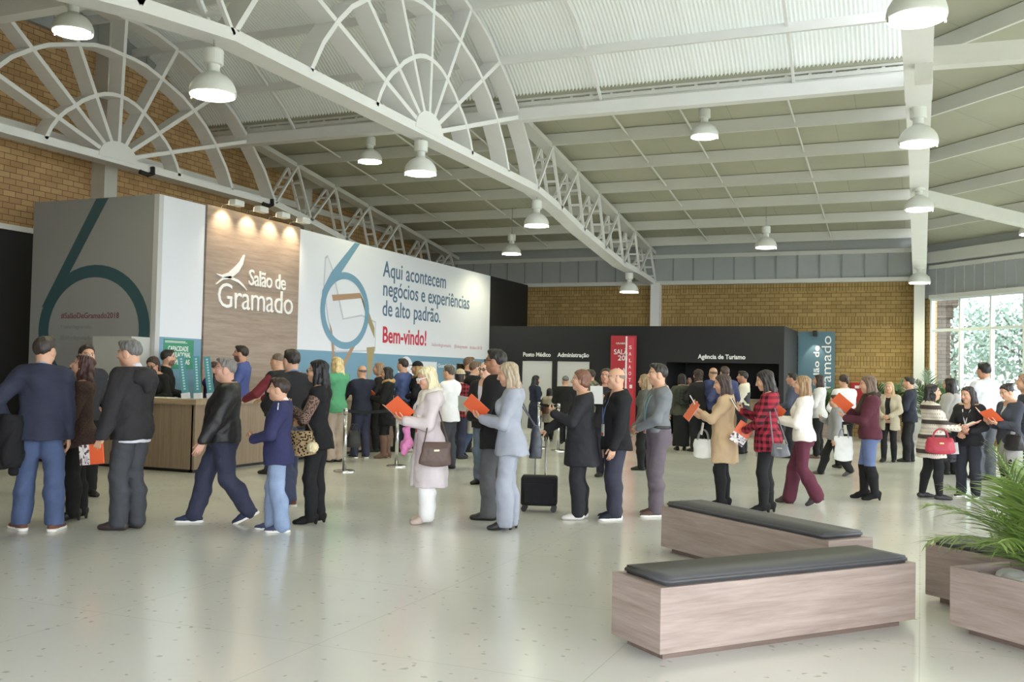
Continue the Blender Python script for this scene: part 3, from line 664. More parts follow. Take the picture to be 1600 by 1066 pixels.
# pamphlet stands on the counter
for k, (x, y, an, lb) in enumerate(((-10.38, 11.86, -9, 'left'), (-10.25, 11.98, -5, 'middle'), (-10.2, 12.22, -8, 'right'))):
    S = thing('card_stand', 'tall narrow teal printed card standing on the counter corner, %s one of the three' % lb, 'sign', (x, y, 1.1), R(20), 'teal cards on the counter')
    Mx = Matrix.Rotation(R(an), 4, 'Y')
    bm = BM(); box(bm, (-.055, -.004, .08), (.055, .004, .66), Mx); build('card', bm, mat('teal_card', (92, 158, 172), .4), S)
    bm = BM(); box(bm, (-.06, -.03, 0), (.06, .03, .09), Mx); build('holder', bm, M_white, S)
    bm = BM()
    for j in range(12): box(bm, (-.016, -.0055, .14+.042*j), (.016, -.004, .165+.042*j), Mx)
    build('printed_symbols', bm, mat('pale_print', (196, 226, 232), .5), S)
# monitors and papers on the counter
for x, y, rz, lb in ((-10.62, 12.95, R(100), 'dark computer monitor on the counter behind the teal cards'), (-10.35, 14.35, R(75), 'dark computer monitor on the counter beside the clerk in blue'), (-10.4, 16.2, R(80), 'dark computer monitor on the counter near the man with red sleeves')):
    S = thing('monitor', lb, 'monitor', (x, y, 1.1), rz)
    bm = BM(); box(bm, (-.24, -.015, .1), (.24, .015, .4), bevel=.008); build('screen', bm, M_dark, S)
    bm = BM(); box(bm, (-.03, -.01, .01), (.03, .02, .15)); box(bm, (-.1, -.07, 0), (.1, .08, .012)); build('stand', bm, M_dark, S)
Ch = thing('office_chair', 'black office chair behind the counter under the green notice', 'chair', (-11.35, 13.45, 0), R(-100))
bm = BM(); box(bm, (-.25, -.25, .45), (.25, .25, .53), bevel=.03); build('seat', bm, M_dark, Ch)
bm = BM(); box(bm, (-.25, .22, .6), (.25, .29, 1.38), bevel=.03); build('backrest', bm, M_dark, Ch)
bm = BM(); tube(bm, [(0, 0, 0.05), (0, 0, .46)], .03, 8); tube(bm, [(0, .1, .45), (0, .26, .5), (0, .26, .75)], .02, 8)
for a in range(5): tube(bm, [(0, 0, .08), (.28*math.cos(a*1.257), .28*math.sin(a*1.257), .04)], .02, 6)
build('base', bm, M_dark, Ch)
for k, (x0, x1, lb) in enumerate(((-11.0, -10.85, 'white paper sheets'), (-10.8, -10.6, 'cream paper stack'), (-11.35, -11.1, 'pale paper sheets'))):
    bm = BM(); box(bm, (x0, 11.7, 1.1), (x1, 11.92, 1.113)); tag(build('paper_stack', bm, mat('paper', (232, 230, 220), .7)), lb+' on the front edge of the counter, '+('middle' , 'right', 'left')[k]+' of three', 'paper', 'papers on the counter')

# ---------------------------------------------------------------- belt barriers
def stanchion(x, y, lb):
    S = thing('queue_barrier', lb, 'barrier', (x, y, 0), group='belt barrier posts')
    bm = BM(); lathe(bm, [(.17, 0), (.17, .012), (.15, .025), (.04, .035)], 28); build('base', bm, M_chrome, S, False)
    bm = BM(); lathe(bm, [(.031, .03), (.031, .93)], 18); build('post', bm, M_chrome, S, True)
    bm = BM(); lathe(bm, [(.037, .9), (.037, .985), (.03, .99)], 18); build('belt_head', bm, M_chrome, S, True)
    return S
def belt(a, b, z, par, sag=.03):
    bm = BM(); a = Vector(a); b = Vector(b); n = 10; pr = None
    for k in range(n+1):
        p = a.lerp(b, k/n)-par.location; zz = z-sag*4*(k/n)*(1-k/n)
        q = (bm.verts.new((p.x, p.y, zz-.025)), bm.verts.new((p.x, p.y, zz+.025)))
        if pr: bm.faces.new((pr[0], q[0], q[1], pr[1]))
        pr = q
    r = bmesh.ops.solidify(bm, geom=list(bm.faces), thickness=.003); build('belt', bm, M_dark, par)
s1 = stanchion(-8.33, 13.14, 'shiny post with belt behind the woman with long black hair'); s2 = stanchion(-8.07, 14.33, 'shiny post holding the belt end, left of the woman in pink')
belt((-8.33, 13.14, 0), (-8.07, 14.33, 0), .95, s1)
s3 = stanchion(-7.62, 19.72, 'far shiny post behind the suitcase handle'); s4 = stanchion(-6.98, 19.2, 'far shiny post left of the woman in the black coat')
belt((-7.62, 19.72, 0), (-6.98, 19.2, 0), .95, s3)

# ---------------------------------------------------------------- benches and planter
M_cush = mat('black_leatherette', (74, 74, 77), .55, var=.08, vscale=5, bump=.25, bscale=9)
def bench(org, dx, L_, D_, lb, cover=.0):
    o = Vector((org[0], org[1], 0)); a = math.atan2(dx[1], dx[0])
    B = thing('bench', lb, 'bench', o, a, 'wood box benches')
    bm = BM(); box(bm, (0, 0, .05), (L_, D_, .415), bevel=.003); build('box', bm, M_wood, B)
    bm = BM(); box(bm, (.07, .07, 0), (L_-.07, D_-.07, .05)); build('plinth', bm, M_woodd, B)
    bm = BM(); box(bm, (.05, .012, .415), (L_-.05, D_-.04, .462)); bmesh.ops.subdivide_edges(bm, edges=[e for e in bm.edges if abs((e.verts[0].co-e.verts[1].co).x) > .5], cuts=24)
    bmesh.ops.bevel(bm, geom=[e for e in bm.edges if e.calc_length() > .01 and len(e.link_faces) == 2 and e.calc_face_angle(0) > 1], offset=.016, segments=3, affect='EDGES')
    build('cushion', bm, M_cush, B, True)
    return B
M_woodd = wood('dark_laminate', (104, 88, 78), (126, 108, 98), 'X')
bench((-1.318, 5.331), (1.294, 1.558), 2.025, .487, 'nearest wood box bench with black cushion in the right foreground')
bench((-2.168, 8.741), (1.555, -1.269), 2.007, .456, 'wood box bench with black cushion standing behind the nearest bench')
bench((.036, 7.737), (.775, -.632), 2.0, .456, 'wood box bench with black cushion half hidden behind the palm planter')
# planter with palm
def frond(bm, root, az, el, L_, droop, nl, lw, ll, seed):
    rnd = random.Random(seed); d = Vector((math.cos(az)*math.cos(el), math.sin(az)*math.cos(el), math.sin(el))); p = Vector(root); pts = [p.copy()]; n = 14
    for k in range(n):
        d = (d+Vector((0, 0, -droop/n*(.4+1.6*k/n)))).normalized(); p = p+d*L_/n; pts.append(p.copy())
    tube(bm, pts, [.011*(1-.85*k/n)+.002 for k in range(n+1)], 5)
    for k in range(nl):
        t = .14+.86*k/nl; i = min(int(t*n), n-1); q = pts[i].lerp(pts[i+1], t*n-i); dd = (pts[i+1]-pts[i]).normalized()
        sd = dd.cross(Vector((0, 0, 1))).normalized(); un = sd.cross(dd)
        ln = ll*(.55+.6*math.sin(math.pi*min(1, t*.9+.12)))*rnd.uniform(.8, 1.1)*(1 if t < .85 else .8)
        for s in (-1, 1):
            ld = (dd*rnd.uniform(.55, .85)+sd*s*rnd.uniform(.6, .8)+un*rnd.uniform(.0, .35)).normalized()
            wv = ld.cross(un).normalized()*lw/2; prev = None; m = 4; pp = q.copy(); l2 = ld.copy()
            for j in range(m+1):
                wj = wv*(1-(j/m)**2*.95)*(.5 if j == 0 else 1)
                vv = (bm.verts.new(pp-wj), bm.verts.new(pp+wj))
                if prev: bm.faces.new((prev[0], prev[1], vv[1], vv[0]))
                prev = vv; l2 = (l2+Vector((0, 0, -.12*rnd.uniform(.5, 1.5)))).normalized(); pp = pp+l2*ln/m
M_frond = mat('palm_leaf', (118, 144, 70), .45, var=.25, vscale=5); M_frond2 = mat('palm_leaf_dark', (62, 92, 46), .5, var=.25, vscale=5)
M_stone = mat('white_stone', (206, 204, 198), .8, var=.1, vscale=9, bump=.5, bscale=12)
def planter(org, dx, L_, D_, H_, lb, m=None):
    B = thing('planter', lb, 'planter', (org[0], org[1], 0), math.atan2(dx[1], dx[0]))
    bm = BM(); t = .03
    for lo, hi in (((0, 0, .05), (L_, t, H_)), ((0, D_-t, .05), (L_, D_, H_)), ((0, t, .05), (t, D_-t, H_)), ((L_-t, t, .05), (L_, D_-t, H_))): box(bm, lo, hi)
    build('box', bm, m or M_wood, B)
    bm = BM(); box(bm, (.08, .08, 0), (L_-.08, D_-.08, .05)); build('plinth', bm, M_woodd, B)
    bm = BM(); box(bm, (t, t, .05), (L_-t, D_-t, H_-.1)); build('soil', bm, mat('soil', (92, 78, 62), .95, var=.2), B)
    return B
pl = planter((.177, 6.861), (.745, -.667), 1.3, .55, .415, 'wood box planter in the right foreground holding the green palm')
PA = math.atan2(-.667, .745); Mp = Matrix.Translation((.177, 6.861, 0)) @ Matrix.Rotation(PA, 4, 'Z')
bm = BM(); rnd = random.Random(3)
for k in range(26):
    x, y, r = rnd.uniform(.12, 1.15), rnd.uniform(.12, .42), rnd.uniform(.05, .11)
    mt = Matrix.Translation((x, y, .35)) @ Matrix.Diagonal((r*1.3, r, r*.7, 1)); bmesh.ops.create_icosphere(bm, subdivisions=2, radius=1, matrix=mt)
for v_ in bm.verts: v_.co += Vector((rnd.uniform(-1, 1), rnd.uniform(-1, 1), rnd.uniform(-1, 1)))*.008
st = build('white_pebbles', bm, M_stone, pl, True); st['kind'] = 'stuff'
def palm(loc, lb, nf, L_, m, seed, z0=.3, nl=34, el=(.5, 1.35), lw=.02, ll=.34, az0=None):
    P_ = thing('palm', lb, 'plant', loc); rnd = random.Random(seed)
    bm = BM(); lathe(bm, [(.06, 0), (.075, .06), (.05, .16), (.02, .22)], 10); build('stem', bm, mat('palm_stem', (112, 92, 58), .8, var=.2), P_)
    for k in range(nf):
        az = 2*math.pi*k*.381966+rnd.uniform(-.2, .2); f = k/(nf-1)
        bm = BM(); frond(bm, (0, 0, .1), az, el[0]+(el[1]-el[0])*f+rnd.uniform(-.08, .08), L_*rnd.uniform(.85, 1.1), rnd.uniform(.6, 1.0)*(1.2-.5*f), nl, lw, ll, seed*50+k); build('frond', bm, m, P_)
    return P_
pp = Mp @ Vector((.5, .27, 0)); palm((pp.x, pp.y, .3), 'green palm with arching fronds growing in the foreground planter', 28, .80, M_frond, 11, nl=34, ll=.31, lw=.015)
for (x, y, lb, sd, h, pb) in ((-2.3, 28.5, 'dark potted palm before the teal banner, behind the child in grey', 21, .75, 'below the teal banner'), (-.75, 28.1, 'dark potted palm before the brick wall, behind the navy jacket', 22, 1.15, 'beside the red hose cabinet'), (.3, 27.3, 'dark potted palm before the window corner, behind the striped coat', 23, 1.3, 'before the window corner')):
    P0 = thing('plant_pot', 'square wood plant pot '+pb, 'pot', (x, y, 0)); bm = BM(); box(bm, (-.25, -.25, 0), (.25, .25, .45)); build('body', bm, M_wood, P0); bm = BM(); box(bm, (-.26, -.26, .42), (.26, .26, .46)); build('rim', bm, M_woodd, P0)
    palm((x, y, .46), lb, 15, h, M_frond2, sd, nl=22, lw=.035, ll=.42, el=(.55, 1.4))

# ---------------------------------------------------------------- outside the window
bm = BM(); M_ob = brick_mat('outside_brick', (122, 110, 104), (104, 94, 90), (70, 64, 62), 'X', [])
box(bm, (.05, 31.2, -.3), (.78, 32.0, 3.5))
for k, (e, z) in enumerate(((.08, 3.5), (.2, 3.85), (.34, 4.2))): box(bm, (.05-e*.3, 31.2-e, z), (.78+e, 32.0+e, z+.35))
tag(build('brick_pillar', bm, M_ob), 'brick pillar with stepped top standing outside the window', 'pillar')
M_leafo = mat('outdoor_leaf', (140, 158, 146), .7, var=.3, vscale=2)  # outdoor haze is put into this paler leaf colour
def tree(x, y, h, r, n, seed, lb):
    T = thing('tree', lb, 'tree', (x, y, -.25)); rnd = random.Random(seed)
    bm = BM(); tube(bm, [(0, 0, 0), (.1, 0, h*.4), (0, .1, h*.8)], [.14, .1, .04], 8)
    for k in range(7): a = rnd.uniform(0, 6.28); tube(bm, [(0, 0, h*(.35+.06*k)), (r*.7*math.cos(a), r*.7*math.sin(a), h*(.5+.06*k))], [.05, .015], 6)
    build('trunk', bm, mat('bark', (96, 88, 80), .9), T)
    VV = []; FF = []
    for k in range(n):
        u = Vector((rnd.gauss(0, 1), rnd.gauss(0, 1), rnd.gauss(0, .9))).normalized()*r*rnd.uniform(.35, 1)**.6; c = Vector((0, 0, h*.68))+Vector((u.x, u.y, u.z*h/r*.33))
        a = Vector((rnd.gauss(0, 1), rnd.gauss(0, 1), rnd.gauss(0, 1))).normalized()*rnd.uniform(.07, .13); b = a.cross(Vector((rnd.gauss(0, 1), rnd.gauss(0, 1), rnd.gauss(0, 1)))).normalized()*rnd.uniform(.035, .06)
        i = len(VV); VV += [c-a, c+b, c+a, c-b]; FF.append((i, i+1, i+2, i+3))
    newobj('foliage', npmesh('foliage', np.array([tuple(v) for v in VV]), np.array(FF), False), T, M_leafo)
tree(2.9, 34.4, 4.6, 1.5, 2600, 1, 'leafy tree outside the window just right of the brick pillar')
tree(6.3, 37.6, 5.6, 2.3, 5200, 2, 'wide leafy tree outside the window at the right edge')
tree(1.0, 38.6, 5.0, 2.0, 3000, 3, 'pale distant tree outside, behind the brick pillar')
# ================================================================ people
f32 = np.float32
def smin(a, b, k):
    if k <= 0: return np.minimum(a, b)
    h = np.clip(.5+.5*(b-a)/k, 0, 1); return b+(a-b)*h-k*h*(1-h)
def cap(P, a, b, ra, rb):
    a = np.asarray(a, f32); ab = np.asarray(b, f32)-a; q = P-a; t = np.clip((q@ab)/max(float(ab@ab), 1e-9), 0, 1)
    return np.sqrt(((q-t[:, None]*ab)**2).sum(1))-(ra+(rb-ra)*t)
def ell(P, c, r, M=None):
    q = P-np.asarray(c, f32)
    if M is not None: q = q@M
    r = np.asarray(r, f32); q = q/r; k0 = np.sqrt((q*q).sum(1))+1e-6; k1 = np.sqrt(((q/r)**2).sum(1))+1e-6
    return k0*(k0-1)/k1
def stack(P, pr, sh=0, z0=0, ex=2.3):
    """upright solid with elliptic sections; pr = rows of z, rx, ry, cy"""
    pr = np.asarray(pr, f32); z = P[:, 2]
    rx = np.interp(z, pr[:, 0], pr[:, 1]); ry = np.interp(z, pr[:, 0], pr[:, 2]); cy = np.interp(z, pr[:, 0], pr[:, 3])
    y = P[:, 1]-cy-sh*np.maximum(z-z0, 0)
    k0 = (np.abs(P[:, 0]/rx)**ex+np.abs(y/ry)**ex)**(1/ex)+1e-6
    d = (k0-1)*np.minimum(rx, ry)*.95
    return np.maximum(d, np.maximum(pr[0, 0]-z, z-pr[-1, 0]))
def evalS(prims, posts, P):
    d = None
    for p in prims:
        t = p[0]
        if t == 'c': v = cap(P, p[1], p[2], p[3], p[4]); k = p[5]
        elif t == 'e': v = ell(P, p[1], p[2], p[4] if len(p) > 4 else None); k = p[3]
        else: v = stack(P, p[1], p[3], p[4]); k = p[2]
        d = v if d is None else smin(d, v, k)
    for f in posts: d = f(P, d)
    return d
def folds(seed, amp, sc=1.0, vert=.5):
    rg = np.random.RandomState(seed); K = []
    for wl in (.26, .17, .11, .075):
        for _ in range(2):
            v = rg.normal(size=3); v[2] *= vert; v /= np.linalg.norm(v); K.append((v.astype(f32)*6.283/(wl*sc), rg.uniform(0, 6.28), wl/.26))
    def f(P, d):
        n = 0
        for k, ph, a in K: n = n+a*np.sin(P@k+ph+1.3*np.sin(P[:, 2]*9+ph))
        return d+np.minimum(amp*n*.55-amp*.5, .0015)
    return f
def nets(f, lo, hi, h):
    lo = np.asarray(lo, f32); n = (np.ceil((np.asarray(hi)-lo)/h/4).astype(int)+1)*4; B = n//4
    bi = np.stack(np.meshgrid(*[np.arange(b) for b in B], indexing='ij'), -1).reshape(-1, 3)
    dc = f((lo+(bi*4+1.5)*h).astype(f32)); act = np.abs(dc) < h*4*1.25+.004
    vol = np.repeat(np.repeat(np.repeat(np.where(dc < 0, -1, 1).astype(f32).reshape(B), 4, 0), 4, 1), 4, 2)
    off = np.stack(np.meshgrid(*[np.arange(4)]*3, indexing='ij'), -1).reshape(-1, 3)
    ii = (bi[act][:, None, :]*4+off[None]).reshape(-1, 3)
    if not len(ii): return np.zeros((0, 3)), np.zeros((0, 4), int)
    vol[ii[:, 0], ii[:, 1], ii[:, 2]] = f((lo+ii*h).astype(f32))
    s = vol < 0
    al = np.ones(n-1, bool); an_ = np.zeros(n-1, bool)
    for i in (0, 1):
        for j in (0, 1):
            for k in (0, 1):
                c = s[i:n[0]-1+i, j:n[1]-1+j, k:n[2]-1+k]; al &= c; an_ |= c
    ci = np.argwhere(an_ & ~al); V = np.zeros((len(ci), 3)); cnt = np.zeros(len(ci))
    for ax in range(3):
        for a in (0, 1):
            for b in (0, 1):
                o0 = [0, 0, 0]; o = [q for q in range(3) if q != ax]; o0[o[0]] = a; o0[o[1]] = b; o1 = list(o0); o1[ax] = 1
                v0 = vol[ci[:, 0]+o0[0], ci[:, 1]+o0[1], ci[:, 2]+o0[2]]; v1 = vol[ci[:, 0]+o1[0], ci[:, 1]+o1[1], ci[:, 2]+o1[2]]
                m = (v0 < 0) != (v1 < 0); t = np.where(m, v0/np.where(m, v0-v1, 1), 0)
                q = np.array(o0, float)[None]+np.zeros((len(ci), 3)); q[:, ax] += t
                V += np.where(m[:, None], q, 0); cnt += m
    V = lo+(ci+V/cnt[:, None])*h
    mp = np.full(n-1, -1, np.int32); mp[ci[:, 0], ci[:, 1], ci[:, 2]] = np.arange(len(ci)); Q = []
    for ax in range(3):
        sl0 = [slice(1, n[q]-1) for q in range(3)]; sl1 = list(sl0); sl0[ax] = slice(0, n[ax]-1); sl1[ax] = slice(1, n[ax])
        a = s[tuple(sl0)]; b = s[tuple(sl1)]; e = np.argwhere(a != b); fl = a[e[:, 0], e[:, 1], e[:, 2]]
        p = e.copy(); o = [q for q in range(3) if q != ax]; p[:, o[0]] += 1; p[:, o[1]] += 1
        def at(da, db):
            r = p.copy(); r[:, o[0]] += da; r[:, o[1]] += db; return mp[r[:, 0], r[:, 1], r[:, 2]]
        q4 = np.stack([at(-1, -1), at(0, -1), at(0, 0), at(-1, 0)], 1)
        if ax == 1: fl = ~fl
        q4[~fl] = q4[~fl][:, ::-1]; Q.append(q4)
    Q = np.concatenate(Q); return V, Q[(Q >= 0).all(1)]
def sdf_obj(name, prims, posts, lo, hi, h, m, parent):
    V, Q = nets(lambda P: evalS(prims, posts, P), lo, hi, h)
    if not len(Q): return None
    return newobj(name, npmesh(name, V, Q), parent, m)

def skin_mat():
    m = bpy.data.materials.new('skin'); nt, b, L = nodes(m)
    a = N(nt, 'ShaderNodeAttribute', attribute_name='tone'); L.new(a.outputs['Color'], b.inputs['Base Color']); b.inputs['Roughness'].default_value = .5
    b.inputs['Subsurface Weight'].default_value = .0; return m
M_skin = skin_mat()
def hair_mat(c):
    nm = 'hair_%d_%d_%d' % tuple(c)
    if nm in MATS: return MATS[nm]
    m = bpy.data.materials.new(nm); MATS[nm] = m; nt, b, L = nodes(m)
    tc = N(nt, 'ShaderNodeTexCoord'); mp = N(nt, 'ShaderNodeMapping'); mp.inputs['Scale'].default_value = (70, 70, 5); L.new(tc.outputs['Object'], mp.inputs[0])
    n1 = N(nt, 'ShaderNodeTexNoise', Scale=1.0, Detail=3.0); L.new(mp.outputs[0], n1.inputs['Vector'])
    cr = N(nt, 'ShaderNodeValToRGB'); k = lin(c); cr.color_ramp.elements[0].position = .3; cr.color_ramp.elements[1].position = .7
    cr.color_ramp.elements[0].color = tuple(v*.6 for v in k[:3])+(1,); cr.color_ramp.elements[1].color = tuple(min(1, v*1.35) for v in k[:3])+(1,)
    L.new(n1.outputs['Fac'], cr.inputs[0]); L.new(cr.outputs[0], b.inputs['Base Color']); b.inputs['Roughness'].default_value = .5
    bp = N(nt, 'ShaderNodeBump', Strength=.5, Distance=.004); L.new(n1.outputs['Fac'], bp.inputs['Height']); L.new(bp.outputs[0], b.inputs['Normal'])
    return m
def cloth(c, kind=''):
    """woven cloth of a colour, or a named pattern"""
    nm = 'cloth_%s_%d_%d_%d' % ((kind or 'plain',)+tuple(c))
    if nm in MATS: return MATS[nm]
    l_ = .3*c[0]+.55*c[1]+.15*c[2]; c = tuple(int(min(255, v+(l_-v)*.24+5)) for v in c)
    if kind == 'leather': return mat(nm, c, .5, var=.15, vscale=14, bump=.3, bscale=30)
    if kind == 'denim': return mat(nm, c, .8, var=.28, vscale=7, bump=.3, bscale=90)
    if kind == '': return mat(nm, c, .85, spec=.25, var=.12, vscale=9, bump=.25, bscale=120)
    m = bpy.data.materials.new(nm); MATS[nm] = m; nt, b, L = nodes(m); b.inputs['Roughness'].default_value = .85; b.inputs['Specular IOR Level'].default_value = .25
    tc = N(nt, 'ShaderNodeTexCoord'); sp = N(nt, 'ShaderNodeSeparateXYZ'); L.new(tc.outputs['Object'], sp.inputs[0])
    def wave(o, per, th):
        mu = N(nt, 'ShaderNodeMath', operation='MULTIPLY'); L.new(o, mu.inputs[0]); mu.inputs[1].default_value = 6.283/per
        sn = N(nt, 'ShaderNodeMath', operation='SINE'); L.new(mu.outputs[0], sn.inputs[0])
        g = N(nt, 'ShaderNodeMath', operation='GREATER_THAN'); L.new(sn.outputs[0], g.inputs[0]); g.inputs[1].default_value = th; return g.outputs[0]
    def mix(f, c1, c2):
        x = N(nt, 'ShaderNodeMix', data_type='RGBA')
        if isinstance(f, float): x.inputs[0].default_value = f
        else: L.new(f, x.inputs[0])
        for s_, c_ in ((6, c1), (7, c2)):
            if isinstance(c_, tuple): x.inputs[s_].default_value = c_
            else: L.new(c_, x.inputs[s_])
        return x.outputs[2]
    k = lin(c)
    if kind == 'plaid':
        ad = N(nt, 'ShaderNodeMath', operation='ADD'); L.new(sp.outputs['X'], ad.inputs[0]); L.new(sp.outputs['Y'], ad.inputs[1])
        w1 = wave(ad.outputs[0], .085, .1); w2 = wave(sp.outputs['Z'], .075, .1)
        s = N(nt, 'ShaderNodeMath', operation='ADD'); L.new(w1, s.inputs[0]); L.new(w2, s.inputs[1])
        h = N(nt, 'ShaderNodeMath', operation='MULTIPLY'); L.new(s.outputs[0], h.inputs[0]); h.inputs[1].default_value = .47
        out = mix(h.outputs[0], k, lin((24, 16, 20)))
    elif kind == 'bands':
        w1 = wave(sp.outputs['Z'], .2, .62); w2 = wave(sp.outputs['Z'], .05, .3)
        ad = N(nt, 'ShaderNodeMath', operation='ADD'); L.new(sp.outputs['X'], ad.inputs[0]); L.new(sp.outputs['Y'], ad.inputs[1])
        w3 = wave(ad.outputs[0], .03, .4); q = N(nt, 'ShaderNodeMath', operation='MULTIPLY'); L.new(w2, q.inputs[0]); L.new(w3, q.inputs[1])
        out = mix(w1, mix(q.outputs[0], k, lin((150, 140, 128))), lin((74, 66, 62)))
    elif kind == 'lace':
        v = N(nt, 'ShaderNodeTexVoronoi', Scale=70.0); L.new(tc.outputs['Object'], v.inputs['Vector'])
        g = N(nt, 'ShaderNodeMath', operation='GREATER_THAN'); L.new(v.outputs['Distance'], g.inputs[0]); g.inputs[1].default_value = .45
        out = mix(g.outputs[0], k, lin((128, 104, 92)))
    elif kind == 'leopard':
        v = N(nt, 'ShaderNodeTexVoronoi', Scale=42.0); L.new(tc.outputs['Object'], v.inputs['Vector'])
        g = N(nt, 'ShaderNodeMath', operation='GREATER_THAN'); L.new(v.outputs['Distance'], g.inputs[0]); g.inputs[1].default_value = .42
        out = mix(g.outputs[0], lin((34, 28, 22)), k)
    else:  # speckle / tweed / camouflage blotches
        n1 = N(nt, 'ShaderNodeTexNoise', Scale={'tweed': 130.0, 'blotch': 16.0}.get(kind, 60.0), Detail=2.0); L.new(tc.outputs['Object'], n1.inputs['Vector'])
        cr = N(nt, 'ShaderNodeValToRGB'); e = cr.color_ramp.elements; e[0].position = .42; e[1].position = .6
        e[0].color = tuple(v*.55 for v in k[:3])+(1,); e[1].color = tuple(min(1, v*1.3) for v in k[:3])+(1,)
        L.new(n1.outputs['Fac'], cr.inputs[0]); out = cr.outputs[0]
    L.new(out, b.inputs['Base Color'])
    return m

def rotm(ax, a): return np.array(Matrix.Rotation(a, 3, ax), f32)
def ik(S, W, l1, l2, pole):
    S = np.array(S, float); W = np.array(W, float); d = W-S; L_ = np.linalg.norm(d); mx = (l1+l2)*.995
    if L_ > mx: W = S+d*mx/L_; d = W-S; L_ = mx
    u = d/L_; a = (l1*l1-l2*l2+L_*L_)/(2*L_); hh = math.sqrt(max(l1*l1-a*a, 0)); p = np.array(pole, float); p = p-u*(p@u); p /= np.linalg.norm(p)+1e-9
    return S+u*a+p*hh, W
def unit(v): v = np.array(v, float); return v/(np.linalg.norm(v)+1e-9)

POSES = {   # wrist target (fractions of height, x outward), hand direction, palm normal, curl, elbow pole
 'hang': ((.15, .015, .47), (.05, .12, -1), (-1, .0, 0), .45, (.5, -1, 0)),
 'hangf': ((.135, .07, .475), (0, .2, -1), (-1, .0, 0), .6, (.5, -1, 0)),
 'read': ((.055, .165, .655), (-.45, .75, .35), (-.3, -.35, 1), .75, (.6, -.5, -1)),
 'readlow': ((.06, .17, .62), (-.4, .85, .15), (-.3, -.3, 1), .75, (.6, -.5, -1)),
 'readhi': ((.05, .165, .725), (-.35, .6, .7), (-.4, -.6, .6), .75, (.6, -.3, -1)),
 'waist': ((.07, .135, .605), (-.8, .5, .1), (-.2, -.5, .6), .7, (.8, -.5, -.6)),
 'clasp': ((.05, .135, .575), (-.8, .4, -.2), (0, -1, .1), .6, (.9, -.4, -.4)),
 'chest': ((.07, .15, .70), (-.6, .5, .5), (-.3, -.8, .3), .8, (.8, -.4, -1)),
 'phone': ((.07, .175, .70), (-.3, .5, .7), (-.5, -.6, .4), .8, (.6, -.4, -1)),
 'counter': ((.12, .225, .615), (-.2, 1, -.1), (0, .1, -1), .3, (.8, -.6, -.6)),
 'pull': ((.12, .25, .46), (0, .6, -.6), (-.4, -.2, -1), .9, (.5, -1, 0)),
 'pocket': ((.13, .04, .53), (-.2, .4, -.8), (-1, .1, 0), .4, (.9, -1, 0)),
 'bagarm': ((.10, .13, .60), (-.2, .8, .3), (-.8, 0, .4), .7, (.7, -1, -.3)),
 'back': ((.08, -.11, .53), (-.9, .1, -.2), (0, -1, 0), .5, (.9, -.8, 0)),
}
SKIN = (205, 160, 134)
